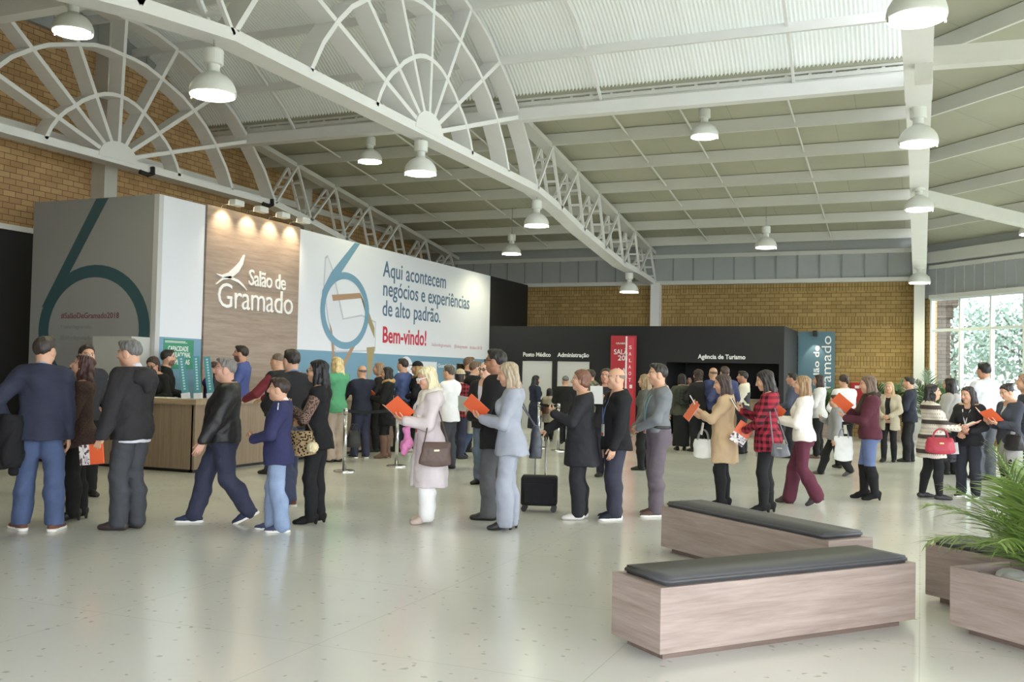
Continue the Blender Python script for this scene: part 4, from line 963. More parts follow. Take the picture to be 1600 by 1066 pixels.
def person(label, x, y, face, H, sex='m', hair='short', hc=(50, 42, 38), skin=SKIN, fat=1.0, R_='hang', L_='hang', look=0, pitch=0, lean=.0, step=0.0, wide=.045,
           top=None, shirt=None, legs=None, over=None, shoe=((40, 36, 36), None), extras=(), beard=None, toe=(8, 8), turn=0, seed=0, arms=1.0, swing=0.0):
    """build one person; x, y on the floor, face = heading in degrees (0 = away from the camera, 90 = towards picture left)"""
    va = math.atan2(-x, y)                                    # heading of the sight line to this spot
    T = thing('person', label, 'person', (x, y, 0), va+R(face))
    dist = math.hypot(x, y); near = dist < 13.2
    hB, hH, hF = (.0105, .0052, .0046) if near else ((.0125, .0072, .0065) if dist < 17 else (.015, .010, .009))
    fem = sex == 'f'; g = H; s = H/1.75
    sd = seed or (abs(hash((round(x*100), round(y*100)))) % 9999)
    zc = .53*g; shz = .802*g; shx = (.098 if fem else .112)*g*(1+.35*(fat-1))
    ln = lambda z: lean*max(z-zc, 0)
    # legs
    hips = [np.array((sx*.047*g, 0, .515*g)) for sx in (1, -1)]; feet = []; knees = []
    drop = .0
    for i, sx in enumerate((1, -1)):
        fy = (step/2 if (i == 0) == (step > 0) else -step/2) if step else (.02*g if i else -.01*g)
        fy = (abs(step)/2)*(1 if (i == 0) == (step > 0) else -1) if step else fy
        feet.append(np.array((sx*wide*g, fy, .045*g)))
    if step: drop = max(0, .515*g-.045*g-math.sqrt(max(.05, (.478*g)**2-(step/2)**2)))
    for h_ in hips: h_[2] -= drop
    zc -= drop; shz -= drop
    lift = [0, 0]
    if abs(step) > .3:                                        # rear heel rises
        r = 1 if step > 0 else 0; feet[r][2] += .035*g; lift[r] = 1
    for i in (0, 1):
        D_ = np.linalg.norm(hips[i]-feet[i]); k, a = ik(hips[i], feet[i], .503*D_*1.001+(.012*g if lift[i] else 0), .497*D_*1.001+.001*g, (.12*(1 if i == 0 else -1), 1, 0)); knees.append(k); feet[i] = a
    # arms
    S = [np.array((sx*shx*.94, ln(shz)-.008*g, shz-.012*g)) for sx in (1, -1)]; E = []; W = []; HD = []; HN = []; CU = []
    for i, (sx, ps) in enumerate(((1, R_), (-1, L_))):
        if isinstance(ps, str): ps = POSES[ps]
        w, d, n, cu, pole = ps
        w = np.array((sx*w[0]*(fat if w[2] < .56 and w[1] < .1 else 1)*g, w[1]*g+(ln(w[2]*g) if w[2] > .56 else 0)+(.02*g*(fat-1)*8 if w[1] > .12 else 0), w[2]*g-drop))
        e, w = ik(S[i], w, .168*g, .146*g, (sx*pole[0], pole[1], pole[2])); E.append(e); W.append(w)
        dd = unit((sx*d[0], d[1], d[2])); fa = unit(w-e); dd = unit(dd*.75+fa*.5); nn = np.array((sx*n[0], n[1], n[2])); nn = unit(nn-dd*(nn@dd)); HD.append(dd); HN.append(nn); CU.append(cu)
    # torso profile
    b = max(0, fat-1)
    if fem: pr = [(.47, .085, .070, -.008), (.51, .101, .078, -.008), (.55, .101, .076, -.004), (.60, .084, .062, .004), (.64, .077, .058, .006), (.70, .086, .062, .006), (.75, .088, .062, .002), (.79, .086, .052, -.006), (.815, .066, .042, -.010), (.85, .030, .030, -.012)]
    else: pr = [(.47, .085, .068, -.006), (.51, .097, .074, -.006), (.55, .097, .074, 0), (.60, .09, .066, .004), (.64, .088, .064, .005), (.70, .096, .068, .004), (.75, .102, .068, 0), (.79, .098, .056, -.006), (.815, .075, .045, -.010), (.85, .034, .034, -.012)]
    pr = np.array(pr); bel = np.interp(pr[:, 0], [.48, .56, .64, .72, .8], [.4, 1, 1, .6, .2])
    pr[:, 1] *= 1+b*bel*.9; pr[:, 2] *= 1+b*bel*1.25; pr[:, 3] += b*bel*.035; pr[:, 1] *= .965; pr[:, 2] *= .96; pr = pr*g; pr[:, 0] -= drop
    def torso(t, k=.03, z0=None, z1=None, flare=0, flz=None):
        q = pr.copy(); q[:, 1:3] += t
        if z1 is not None:
            q = q[q[:, 0] < z1]
            q = np.vstack([q, (z1,)+tuple(np.interp(z1, pr[:, 0], pr[:, c])+(t if c < 3 else 0) for c in (1, 2, 3))])
        if z0 is not None:
            if z0 >= pr[0, 0]:
                q = q[q[:, 0] > z0]; q = np.vstack([(z0,)+tuple(np.interp(z0, pr[:, 0], pr[:, c])+(t if c < 3 else 0) for c in (1, 2, 3)), q])
            else:
                zh = .52*g-drop; w = max(pr[1, 1], pr[2, 1])+t; w2 = max(pr[1, 2], pr[2, 2])+t; q = q[q[:, 0] > zh]
                q = np.vstack([(z0, w+flare, w2+flare, pr[1, 3]), q])
        return ('s', q, k, lean, zc)
    chestp = [('c', (-shx*.8, ln(shz)-.008*g, shz-.008*g), (shx*.8, ln(shz)-.008*g, shz-.008*g), .040*g, .040*g, .035*g)]
    nb = np.array((0, ln(.83*g)-.016*g, .825*g-drop))
    chestp += [('c', nb-np.array((0, .004*g, .008*g)), (sx*shx*.72, ln(shz)-.008*g, shz+.004*g), .030*g, .034*g, .03*g) for sx in (1, -1)]
    bust = [('e', (sx*.040*g, .050*g+ln(.725*g), .722*g-drop), np.array((.042, .038, .045))*g, .03*g) for sx in (1, -1)] if fem else []
    # head frame
    hh = .132*g*(1.06 if H < 1.55 else 1); hz0 = 1.0*g-drop-hh; hy = ln(hz0)+.016*g+.5*max(0, lean)*.1*g
    MR = (Matrix.Rotation(R(look), 3, 'Z') @ Matrix.Rotation(-R(pitch), 3, 'X')); Mh = np.array(MR, f32)
    piv = np.array((0, -.10, .16))*hh; base = np.array((0, hy, hz0))
    def hp_(p): return base+piv+Mh@(np.array(p)*hh-piv)
    def toloc(P): return ((P-base-piv)@Mh+piv)/hh            # into head units
    My = np.array(Matrix.Rotation(R(look), 3, 'Z'), f32)
    def hs(p_): return hp_(p_) if p_[2] >= .25 else hp_((p_[0], p_[1], .25))+My@(np.array((0, 0, p_[2]-.25))*hh)
    def H_(a, b_, ra, rb, k): return ('c', hs(a), hs(b_), ra*hh, rb*hh, k*hh)
    def E_(c, r, k): return ('e', hp_(c), np.array(r)*hh, k*hh, Mh)
    def C_(a, b_, ra, rb, k): return ('c', hp_(a), hp_(b_), ra*hh, rb*hh, k*hh)
    j = .93 if fem else 1.0
    head = [E_((0, -.07, .645), (.335, .425, .36), .02), E_((0, .09, .37), (.265*j, .30, .36), .08), E_((0, .27, .085), (.10*j, .10, .085), .12), C_((-.2*j, .06, .2), (.2*j, .06, .2), .09, .09, .1),
            C_((-.13, .335, .605), (.13, .335, .605), .055, .055, .06), C_((0, .385, .57), (0, .475, .385), .03, .055*j, .04), C_((-.04, .42, .355), (.04, .42, .355), .045, .045, .03),
            E_((.16, .25, .38), (.11, .11, .12), .08), E_((-.16, .25, .38), (.11, .11, .12), .08), E_((.135, .315, .51), (.08, .075, .06), .015), E_((-.135, .315, .51), (.08, .075, .06), .015),
            C_((-.075, .375, .235), (.075, .375, .235), .03, .03, .03), C_((-.06, .37, .185), (.06, .37, .185), .032, .032, .03),
            E_((.335, -.02, .47), (.035, .085, .135), .02), E_((-.335, -.02, .47), (.035, .085, .135), .02)]
    nr = (.19 if fem else .225)*hh*(1+.4*b)
    neck = [('c', nb, hp_((0, -.1, .25)), nr*1.15, nr, .05*g), ('c', nb-np.array((0, 0, .03*g)), nb, .038*g, nr*1.1, .03*g)]
    # limbs
    th, kn, an = (.051, .035, .023) if fem else (.051, .036, .025); fk = 1+.8*b
    limb = []
    def legp(i, t0, t1=None, t2=None):
        t1 = t0 if t1 is None else t1; t2 = t1 if t2 is None else t2; cm = knees[i]+(feet[i]-knees[i])*.35+np.array((0, -.009*g, 0)); cr = .034*g*(1+.4*b)
        return [('c', hips[i], knees[i], th*g*fk+t0, kn*g*(1+.5*b)+t1, .02*g), ('c', knees[i], cm, kn*g*(1+.5*b)+t1, cr+(t1+t2)/2, .012*g), ('c', cm, feet[i], cr+(t1+t2)/2, an*g+t2, .012*g)]
    for i in (0, 1):
        limb += legp(i, 0)
        aw = (.86 if fem else .95)*(1+.5*b)*arms
        limb += [('c', S[i], E[i], .034*g*aw, .026*g*aw, .02*g), ('c', E[i], E[i]+(W[i]-E[i])*.35, .027*g*aw, .026*g*aw, .01*g), ('c', E[i]+(W[i]-E[i])*.35, W[i], .026*g*aw, .0165*g, .01*g)]
    bodyp = [torso(0)]+chestp+bust+neck+limb
    # hands
    handp = [[], []]; hcent = []; fl_ = .104*g*(.92 if fem else 1)
    for i, sx in enumerate((1, -1)):
        d, n, w, cu = HD[i], HN[i], W[i], CU[i]; side = np.cross(d, n)*(1 if i == 0 else -1)   # thumb side
        q = handp[i]; r = .0098*s
        for jn, (o, l_) in enumerate(((.030, .40), (.010, .45), (-.010, .42), (-.029, .33))):
            kn_ = w+d*fl_*(.50 if jn < 3 else .46)+side*o*s; q.append(('c', w+side*o*.55*s, kn_, .0125*s, .0115*s, .010*s))
            dd = d; p = kn_; seg = l_*fl_/3*1.08
            for m_ in range(3):
                dd = unit(dd+n*cu*(.62 if m_ else .5)*(1+.08*jn)); p2 = p+dd*seg; q.append(('c', p, p2, r*(1-.1*m_), r*(.92-.1*m_), .003*s)); p = p2
        tb = w+d*fl_*.12+side*.018*s+n*.006*s; t1 = tb+unit(d*.75+side*.62+n*.45)*fl_*.28; t2 = t1+unit(d*.9+side*.1+n*(.3+.35*cu))*fl_*.26
        q += [('c', tb, t1, .0135*s, .011*s, .008*s), ('c', t1, t2, .0108*s, .009*s, .003*s), ('c', w-d*.03*s, w+d*.02*s, .0165*g*.95, .016*s*1.1, .012*s)]
        hcent.append(w+d*fl_*.5+n*.018*s)
    lo = np.array((-.36*g, -.34*g-abs(step)/2, -.01)); hi = np.array((.36*g, .46*g+abs(step)/2, 1.03*g))
    # ---- body mesh: one surface sampled finer at the head and hands
    hb = (hp_((0, 0, .5))-.72*hh, hp_((0, 0, .5))+.72*hh); hb[0][2] = hz0-.12*hh
    allh = handp[0]+handp[1]; boxes = [hb]+[(c-.66*fl_-.004, c+.66*fl_+.004) for c in (W[0]+HD[0]*fl_*.5, W[1]+HD[1]*fl_*.5)]
    VV = []; QQ = []; off = 0
    def inb(c, bx, e=0): return ((c > bx[0]+e) & (c < bx[1]-e)).all(1)
    def add(V, Q):
        nonlocal off
        VV.append(V); QQ.append(Q+off); off += len(V)
    blo = np.minimum(lo, np.minimum.reduce(W)-.03); bhi = np.maximum(hi, np.maximum.reduce(W)+.03)
    V, Q = nets(lambda P: evalS(bodyp, (), P), blo, bhi, hB); c = V[Q].mean(1); keep = np.ones(len(Q), bool)
    for bx in boxes: keep &= ~inb(c, bx, hB*1.2)
    add(V, Q[keep])
    add(*nets(lambda P: evalS(head+neck+[torso(0)]+chestp, (), P), hb[0], hb[1], hH))
    for i in (0, 1): add(*nets(lambda P: evalS(limb[i*6+3:i*6+6]+handp[i], (), P), boxes[1+i][0], boxes[1+i][1], hF))
    V = np.concatenate(VV); Q = np.concatenate(QQ)
    me = npmesh('body', V, Q); q = toloc(V.astype(f32)); ax, qy, qz = np.abs(q[:, 0]), q[:, 1], q[:, 2]
    sk = np.array(lin(skin)[:3]); col = np.tile(sk, (len(V), 1)); ft = (qy > .2) & (qz > -.05)
    def blend(m, c_, a=1.0): col[:] = np.where(m[:, None], col*(1-a)+np.array(lin(c_)[:3])*a, col)
    blend(ft & (((ax-.17)/.10)**2+((qz-.35)/.10)**2 < 1), (212, 132, 118), .25)
    if beard: blend((qz < .33) & (qz > -.08) & (qy > -.02+.5*np.maximum(qz-.15, 0)) & ~((ax < .06) & (qz > .26)), beard, .8)
    blend(ft & ((ax/.10)**2+((qz-.212)/.045)**2 < 1), (184, 84, 84) if fem else (176, 116, 104), .75)
    ey = ((ax-.135)/.072)**2+((qz-.51)/.034)**2 < 1; blend(ft & ey, (232, 226, 220)); blend(ft & (((ax-.135)/.032)**2+((qz-.51)/.036)**2 < 1), (52, 38, 30)); blend(ft & (ax > .06) & (ax < .215) & (qz > .535) & (qz < .556), (60, 44, 38), .8)
    blend(ft & (ax > .05) & (ax < .235) & (qz > .60-.1*np.abs(ax-.15)) & (qz < .645-.2*np.abs(ax-.15)), tuple(int(v*.6+20) for v in (hc if sum(hc) < 380 else (120, 100, 80))), .75)
    at = me.attributes.new('tone', 'FLOAT_COLOR', 'POINT'); at.data.foreach_set('color', np.concatenate([col, np.ones((len(V), 1))], 1).astype(f32).ravel())
    newobj('body', me, T, M_skin)
    # ---- hair
    def hcut(P, d, rec=0.0, nape=.2):
        q = toloc(P); yl = np.interp(q[:, 2], [0, .3, .42, .52, .64, .76, .85, .93, 1.1], np.array([-.25, -.2, .0, .08, .16, .22, .30, .40, .7])-rec*np.array([0, 0, 0, .3, .6, 1, 1.2, 1.3, 1.4]))
        return np.maximum(np.maximum(d, (q[:, 1]-yl)*hh), (nape-q[:, 2])*hh)
    def strand(amp, f=15): return lambda P, d: (lambda q: d+amp*hh*np.sin(np.arctan2(q[:, 0], q[:, 1]+.05)*f+np.sin(q[:, 2]*5)*1.5)+amp*.7*hh*np.sin(q[:, 0]*34+q[:, 1]*23+q[:, 2]*3))(toloc(P))
    def hobj(pr_, po, lo_, hi_, nm='hair', c=None):
        if lo_[2] < -.3: lo_ = (lo_[0], lo_[1]-.45, lo_[2]-.2); hi_ = (hi_[0], hi_[1]+.45, hi_[2])
        a = np.array([hp_(p) for p in ((lo_[0], lo_[1], lo_[2]), (hi_[0], hi_[1], hi_[2]), (lo_[0], hi_[1], lo_[2]), (hi_[0], lo_[1], hi_[2]), (lo_[0], lo_[1], hi_[2]), (hi_[0], hi_[1], lo_[2]), (hi_[0], lo_[1], lo_[2]), (lo_[0], hi_[1], hi_[2]))])
        return sdf_obj(nm, pr_, po, a.min(0)-.01, a.max(0)+.01, hH*1.15, hair_mat(c or hc), T)
    cap0 = [E_((0, -.085, .66), (.372, .465, .395), .02), E_((.03, .2, .93), (.24, .16, .11), .12), E_((0, -.25, .55), (.32, .28, .3), .1)]
    tous = lambda P, d: (lambda q: d+.016*hh*np.sin(q[:, 0]*17+3*np.sin(q[:, 1]*5))*np.sin(q[:, 1]*15+q[:, 2]*9+2))(toloc(P))
    if hair == 'short': hobj(cap0, [tous, strand(.005), lambda P, d: hcut(P, d, 0, .13)], (-.45, -.6, .1), (.45, .6, 1.15))
    elif hair == 'receding': hobj(cap0, [tous, strand(.004), lambda P, d: hcut(P, d, .22, .13)], (-.45, -.6, .1), (.45, .6, 1.15))
    elif hair == 'bald': hobj([E_((0, -.085, .60), (.352, .44, .33), .02)], [lambda P, d: (lambda q: np.maximum(hcut(P, d, .12, .25), (q[:, 2]-.66+.35*np.maximum(q[:, 1], 0))*hh))(toloc(P)), strand(.006)], (-.45, -.6, .1), (.45, .6, 1.1))
    elif hair == 'crop': hobj([E_((0, -.08, .655), (.35, .44, .37), .02)], [lambda P, d: hcut(P, d, .06, .25)], (-.45, -.6, .1), (.45, .6, 1.15))
    elif hair in ('bob', 'curly', 'pixie'):
        L2 = {'bob': -.12, 'curly': -.25, 'pixie': .18}[hair]; w = {'bob': .03, 'curly': .09, 'pixie': .03}[hair]
        pr_ = [E_((0, -.09, .66), (.385+w*.6, .47+w*.4, .395), .02), C_((.27, -.12, .5), (.29+w, -.1, L2+.15), .14, .13, .1), C_((-.27, -.12, .5), (-.29-w, -.1, L2+.15), .14, .13, .1), C_((0, -.3, .5), (0, -.28, L2+.1), .22, .2, .1), C_((.15, -.28, .5), (.17, -.26, L2+.1), .2, .18, .1), C_((-.15, -.28, .5), (-.17, -.26, L2+.1), .2, .18, .1)]
        def bc(P, d):
            q = toloc(P); yl = np.interp(q[:, 2], [-.6, .3, .5, .64, .76, .85, .93, 1.1], [.06, .06, .1, .17, .24, .31, .42, .7]); return np.maximum(d, (q[:, 1]-yl)*hh)
        am = .05 if hair == 'curly' else .014
        def lump(P, d):
            q = toloc(P); return d+am*hh*(np.sin(q[:, 0]*21+2*np.sin(q[:, 2]*9))*np.sin(q[:, 1]*19+q[:, 2]*14))
        hobj(pr_, [lump if hair != 'bob' else strand(.014), bc], (-.7, -.75, L2-.15), (.7, .6, 1.2))
    elif hair in ('long', 'longback', 'wavy', 'pony', 'bun'):
        L2 = {'long': -1.05, 'longback': -1.5, 'wavy': -.85, 'pony': .2, 'bun': .2}[hair]
        pr_ = [E_((0, -.09, .66), (.38, .47, .395), .02)]
        if hair == 'pony': pr_ += [C_((0, -.5, .7), (0, -.68, .45), .1, .12, .05), C_((0, -.68, .45), (0, -.62, -.5), .12, .05, .05)]
        elif hair == 'bun': pr_ += [E_((0, -.48, .78), (.17, .16, .16), .04)]
        else:
            yb = -.36
            for xx in (-.2, 0, .2): pr_ += [H_((xx*.9, -.34, .6), (xx*1.3, yb-.06, -.1), .17, .16, .08), H_((xx*1.3, yb-.06, -.1), (xx*1.4, yb-.1, L2+.1), .16, .09, .08)]
            for sx in (-1, 1): pr_ += [H_((sx*.27, -.05, .62), (sx*.33, -.03, .2), .12, .12, .08), H_((sx*.33, -.03, .2), (sx*.34, .04, L2*.75), .12, .07, .08), H_((sx*.31, -.18, .3), (sx*.34, -.2, L2*.8), .13, .09, .08)]
        def lc(P, d):
            q = toloc(P); yl = np.interp(q[:, 2], [-2, -.2, .1, .5, .64, .76, .85, .93, 1.1], [.3, .22, .12, .1, .16, .22, .30, .42, .7])
            if hair in ('pony', 'bun'): return hcut(P, d, 0, .22)
            return np.maximum(d, (q[:, 1]-yl)*hh)
        wv = .03 if hair == 'wavy' else .012
        hobj(pr_, [strand(.014, 17), lambda P, d: (lambda q: d+wv*hh*np.sin(q[:, 2]*13+q[:, 0]*6))(toloc(P)), lc], (-.65, -.85, L2-.15), (.65, .6, 1.2))
    # ---- garments
    def legsleeve(t, zh, hem=0, loose=0):
        return legp(0, t+.003, t+.003+loose*.5, t+.003+loose+hem)+legp(1, t+.003, t+.003+loose*.5, t+.003+loose+hem)
    def armsleeve(t, frac=1.0):
        out = []
        for i in (0, 1):
            e = W[i]; aw = (.86 if fem else .95)*(1+.5*b)*arms
            if frac >= .55: e = E[i]+(W[i]-E[i])*(frac-.5)*2*.98; el = E[i]
            else: e = S[i]+(E[i]-S[i])*frac*2; el = e
            out += [('c', S[i], el, .034*g*aw+t, .027*g*aw+t, .03*g)]
            if frac >= .55: out += [('c', E[i], e, .027*g*aw+t, .020*g+t, .012*g)]
        return out
    fseed = sd
    def zcut(zlo, zhi=None):
        def f(P, d):
            d = np.maximum(d, zlo-P[:, 2]-.006*np.sin(np.arctan2(P[:, 0], P[:, 1])*5))
            return d if zhi is None else np.maximum(d, P[:, 2]-zhi)
        return f
    def vneck(w0, zb, zt, yw=.0):
        def f(P, d):
            wv_ = np.clip((P[:, 2]-zb)/(zt-zb), 0, 1.3)*w0; v = np.maximum(np.abs(P[:, 0])-wv_, yw-P[:, 1]+ln(zb)); return np.maximum(d, -v)
        return f
    def collar(m, r=.030, zz=.842, o=.006):
        sdf_obj('collar', [('c', nb+np.array((0, -.004, -.004*g)), nb+np.array((0, .004, .022*g)), nr*1.2+.008, nr*1.12+.008, 0)], [lambda P, d: np.maximum(d, -(cap(P, nb, hp_((0, -.1, .25)), nr*1.06, nr*1.06))), lambda P, d: np.maximum(d, -np.maximum(np.abs(P[:, 0])-.012*s-.4*np.maximum(P[:, 2]-nb[2], 0), -P[:, 1]+nb[1]))], nb-.11*s, nb+.11*s, hH*1.1, m, T)
    if legs:
        kd = legs.get('kind', 'trousers'); m = cloth(legs['c'], legs.get('p', ''))
        if kd in ('trousers', 'tights'):
            t = legs.get('t', .008 if kd == 'trousers' else .002)*s; hem = (legs.get('hem', .004)+(0 if fem else .008))*s; zh = legs.get('zh', .016)*g
            tz = .60 if not (top or over) else min(.60, (top or over).get('z', .5)+.028); tz = max(tz, .49)
            pp = [torso(t*.6+.002, .03*g, None, tz*g-drop)]+legsleeve(t, zh, hem, (.006 if not fem else .005)*s if kd == 'trousers' else 0)
            cutf = (lambda P, d: np.maximum(np.maximum(d, P[:, 2]-tz*g+drop), (zh+.0-P[:, 2]) if not step else d))
            sdf_obj(kd, pp, [folds(fseed,   .007*legs.get('f', 1)*s if kd == 'trousers' else 0, 1, .9), cutf], lo-(.02, .03, 0), np.array((hi[0], hi[1], .64*g)), hB, m, T)
        else:                                                  # skirt
            zz = legs.get('z', .33)*g
            sdf_obj('skirt', [torso(.010, .02, zz, .60*g, legs.get('flare', .005))], [folds(fseed, .005*s, 1, .2)], lo, np.array((hi[0], hi[1], .64*g)), hB, m, T)
            if legs.get('tights'): sdf_obj('tights', legsleeve(.001, .03*g), [], lo-(.02, .03, 0), np.array((hi[0], hi[1], .56*g)), hB, cloth(legs['tights']), T)
    if shirt:
        m = cloth(shirt['c'], shirt.get('p', ''))
        sdf_obj('shirt', [torso(.003, .03*g, shirt.get('z', .52)*g-drop, None, .004)]+chestp+bust+armsleeve(.0015, shirt.get('sl', .95)), [zcut(shirt.get('z', .52)*g-drop), lambda P, d: np.maximum(d, P[:, 2]-(.842*g-drop)+.28*(P[:, 1]-nb[1]))], blo, bhi, hB, m, T)
        if shirt.get('collar', 1): collar(m)
    for gi, gm in enumerate([v for v in (top, over) if v]):
        m = cloth(gm['c'], gm.get('p', '')); t = gm.get('t', .012)*s; z0 = gm.get('z', .50)*g-drop
        pp = [torso(t, .03*g, z0, None, gm.get('flare', .012)*s)]+[(q[0], q[1], q[2], q[3]+t*.9, q[4]+t*.9, q[5]) for q in chestp]+[(q[0], q[1], q[2]+t*.6, q[3]) for q in bust]
        if gm.get('sl', 1.0) > 0 and 'slc' not in gm: pp += armsleeve(t*.85, gm.get('sl', 1.0))
        pp += [('c', nb-np.array((0, .003*g, .03*g)), nb-np.array((0, .003*g, .0)), .038*g+t*.9, nr*1.1+t*.7, .03*g)]
        if gm.get('z', .5) < .53: pp += [(q[0], q[1], q[2], q[3]+t+.003, q[4]+t+.003, .03*g) for q in (legp(0, 0)[0], legp(1, 0)[0])]
        zt = gm.get('zt', .846 if fem else .856)*g-drop
        po = [folds(fseed+gi*7+1, gm.get('f', 1.0)*.0062*s, 1, .8), zcut(z0), lambda P, d, zt=zt, k_=(.05 if gm.get('high') else .28): np.maximum(d, P[:, 2]-zt+k_*(P[:, 1]-nb[1]))]
        if gm.get('v'): po.append(vneck(gm['v'][0]*g, gm['v'][1]*g-drop, .83*g-drop))
        if gm.get('open'): po.append(lambda P, d, w=gm['open']*g: np.maximum(d, -np.maximum(np.abs(P[:, 0]-.0)-w, -P[:, 1])))
        else: pass
        nm = gm.get('n', 'sweater')
        o = sdf_obj(nm, pp, po, blo-.02, bhi+.02, hB, m, T)
        if 'slc' in gm: sdf_obj('sleeves', armsleeve(t*.85, 1.0), [folds(fseed+3, .004*s)], blo-.02, bhi+.02, hB, cloth(*gm['slc']), T)
        if gm.get('collar'): collar(cloth(*gm['collar']) if isinstance(gm['collar'], tuple) else m)
        if gm.get('hood'): sdf_obj('hood', [('c', (-.05*g, ln(shz)-.075*g, .80*g), (.05*g, ln(shz)-.075*g, .80*g), .035*g, .035*g, .02), ('c', (0, ln(shz)-.085*g, .80*g), (0, ln(shz)-.095*g, .735*g), .045*g, .02*g, .03*g), ('c', (-.05*g, ln(shz)-.05*g, .825*g), (.05*g, ln(shz)-.05*g, .825*g), .022*g, .022*g, .02)], [folds(fseed+5, .005)], (-.14*g, -.2*g, .68*g), (.14*g, .06*g, .88*g), hB*.8, m, T)
    # shoes
    sc, sole = shoe[0], shoe[1]; bt = shoe[2] if len(shoe) > 2 else 0; heel = shoe[3] if len(shoe) > 3 else 0
    for i, sx in enumerate((1, -1)):
        a = feet[i]; ta = R(toe[i])*-sx; pt = R(-24) if lift[i] else 0
        Ms = Matrix.Translation(Vector(a)) @ Matrix.Rotation(ta, 4, 'Z') @ Matrix.Rotation(pt, 4, 'X'); k = g*(.95 if fem else 1.0); za = -.045*g
        def tr(p): return np.array(Ms @ Vector(p))
        MsR = np.array(Ms.to_3x3(), f32)
        hl = heel*k
        pp = [('c', tr((0, -.028*k, za+.022*k+hl)), tr((0, .05*k, za+.020*k+hl*.3)), .022*k, .024*k, 0), ('e', tr((0, .075*k, za+.014*k)), np.array((.026, .038, .016))*k, .015*k, MsR), ('c', tr((0, .03*k, za+.02*k+hl*.4)), tr((.0, .095*k, za+.012*k)), .024*k, .014*k, .012*k), ('c', tr((0, -.006*k, za+.02*k+hl)), a+unit(knees[i]-a)*.012*g, .024*k, .024*k, .015*k)]
        if bt: pp += [(q_[0], q_[1], q_[2], q_[3]+.013, q_[4]+.012, q_[5]) for q_ in legp(i, 0)[(0 if bt > 1 else 1):]]
        if heel: pp += [('c', tr((0, -.035*k, za+.006*k)), tr((0, -.034*k, za+.03*k+hl)), .009*k, .016*k, .01*k)]
        mn = np.min([np.minimum(q[1], q[2]) if q[0] == 'c' else np.array(q[1]) for q in pp], 0)-.07*k; mxx = np.max([np.maximum(q[1], q[2]) if q[0] == 'c' else np.array(q[1]) for q in pp], 0)+.07*k
        fl = (lambda P, d: np.maximum(d, (.002-P[:, 2]))) if not lift[i] else (lambda P, d: d)
        btz = a[2]+(knees[i][2]-a[2])*bt
        bcut = (lambda P, d: np.maximum(d, P[:, 2]-btz)) if bt else (lambda P, d: d)
        if bt: mxx = np.maximum(mxx, (mxx[0], mxx[1], btz+.02)); mn = np.minimum(mn, knees[i]-.09*g*np.array((1, 1, 0))-(0, 0, 0)); mxx = np.maximum(mxx, np.array((knees[i][0]+.07*g, knees[i][1]+.07*g, 0)))
        o = sdf_obj('boot' if bt else 'shoe', pp, [fl, bcut], mn, mxx, hF*1.3, cloth(sc, 'leather' if sole is None and not bt else ''), T)
        if sole and o is not None:
            q2 = [('c', tr((0, -.03*k, za+.008*k)), tr((0, .085*k, za+.008*k)), .026*k, .028*k, 0)]
            sm = lambda P, d: (lambda q: np.maximum(d, np.abs(q[:, 2]-za-.006*k)-.0075*k))((P-np.array(Ms.translation, f32))@MsR)
            sdf_obj('sole', q2, [sm], mn-.01, mxx, hF*1.1, mat('sole_%d_%d_%d' % sole, sole, .6), o)
    info = dict(T=T, g=g, s=s, H=H, hand=hcent, W=W, E=E, S=S, HD=HD, HN=HN, hp=hp_, nb=nb, ln=ln, hh=hh, pr=pr, drop=drop, Mh=Mh, feet=feet, fat=fat, h=hB)
    for ex in extras: ex(info)
    return info
# ---- worn details (parts of the person)
def glasses(c=(40, 36, 36), r=.0045):
    def f(p):
        bm = BM(); hp_ = p['hp']
        for sx in (-1, 1):
            pts = [hp_((sx*(.14+.105*math.cos(a)), .425, .505+.07*math.sin(a))) for a in np.linspace(0, 2*math.pi, 14)[:-1]]
            tube(bm, pts, r, 5, True); tube(bm, [hp_((sx*.24, .40, .53)), hp_((sx*.34, .1, .53)), hp_((sx*.345, -.05, .5))], r, 5)
        tube(bm, [hp_((-.04, .44, .53)), hp_((.04, .44, .53))], r, 5)
        build('glasses', bm, mat('frame_%d_%d_%d' % c, c, .35), p['T'])
    return f
def front_y(p, x, z):
    pr = p['pr']; rx = np.interp(z, pr[:, 0], pr[:, 1]); ry = np.interp(z, pr[:, 0], pr[:, 2]); cy = np.interp(z, pr[:, 0], pr[:, 3])
    return cy+ry*math.sqrt(max(.05, 1-(x/rx)**2))+p['ln'](z)
def lanyard(c=(60, 90, 120), z=.60, badge=(226, 226, 222), off=.03, low=None):
    def f(p):
        g = p['g']; bm = BM(); zb = z*g-p['drop']
        for sx in (-1, 1):
            pts = [(sx*.035*g, p['nb'][1]-.02*g, .845*g-p['drop']), (sx*.045*g, p['nb'][1]+.035*g, .83*g-p['drop'])]
            for t in (.25, .5, .75, 1): zz = .83*g-p['drop']+(zb-.83*g+p['drop'])*t; xx = sx*.045*g*(1-t); pts.append((xx, front_y(p, xx, zz)+off, zz))
            tube(bm, pts, .008, 5)
        build('lanyard', bm, mat('lanyard_%d_%d_%d' % c, c, .7), p['T'])
        yb = front_y(p, 0, zb)+off
        bm = BM(); box(bm, (-.045, yb-.003, zb-.135), (.045, yb+.003, zb-.005)); bd = build('badge', bm, mat('badge_%d_%d_%d' % badge, badge, .4), p['T'])
        bm = BM(); box(bm, (-.04, yb+.003, zb-.13), (.04, yb+.004, zb-.10)); build('badge_print', bm, mat('badge_red', (196, 88, 70), .5), bd)
    return f
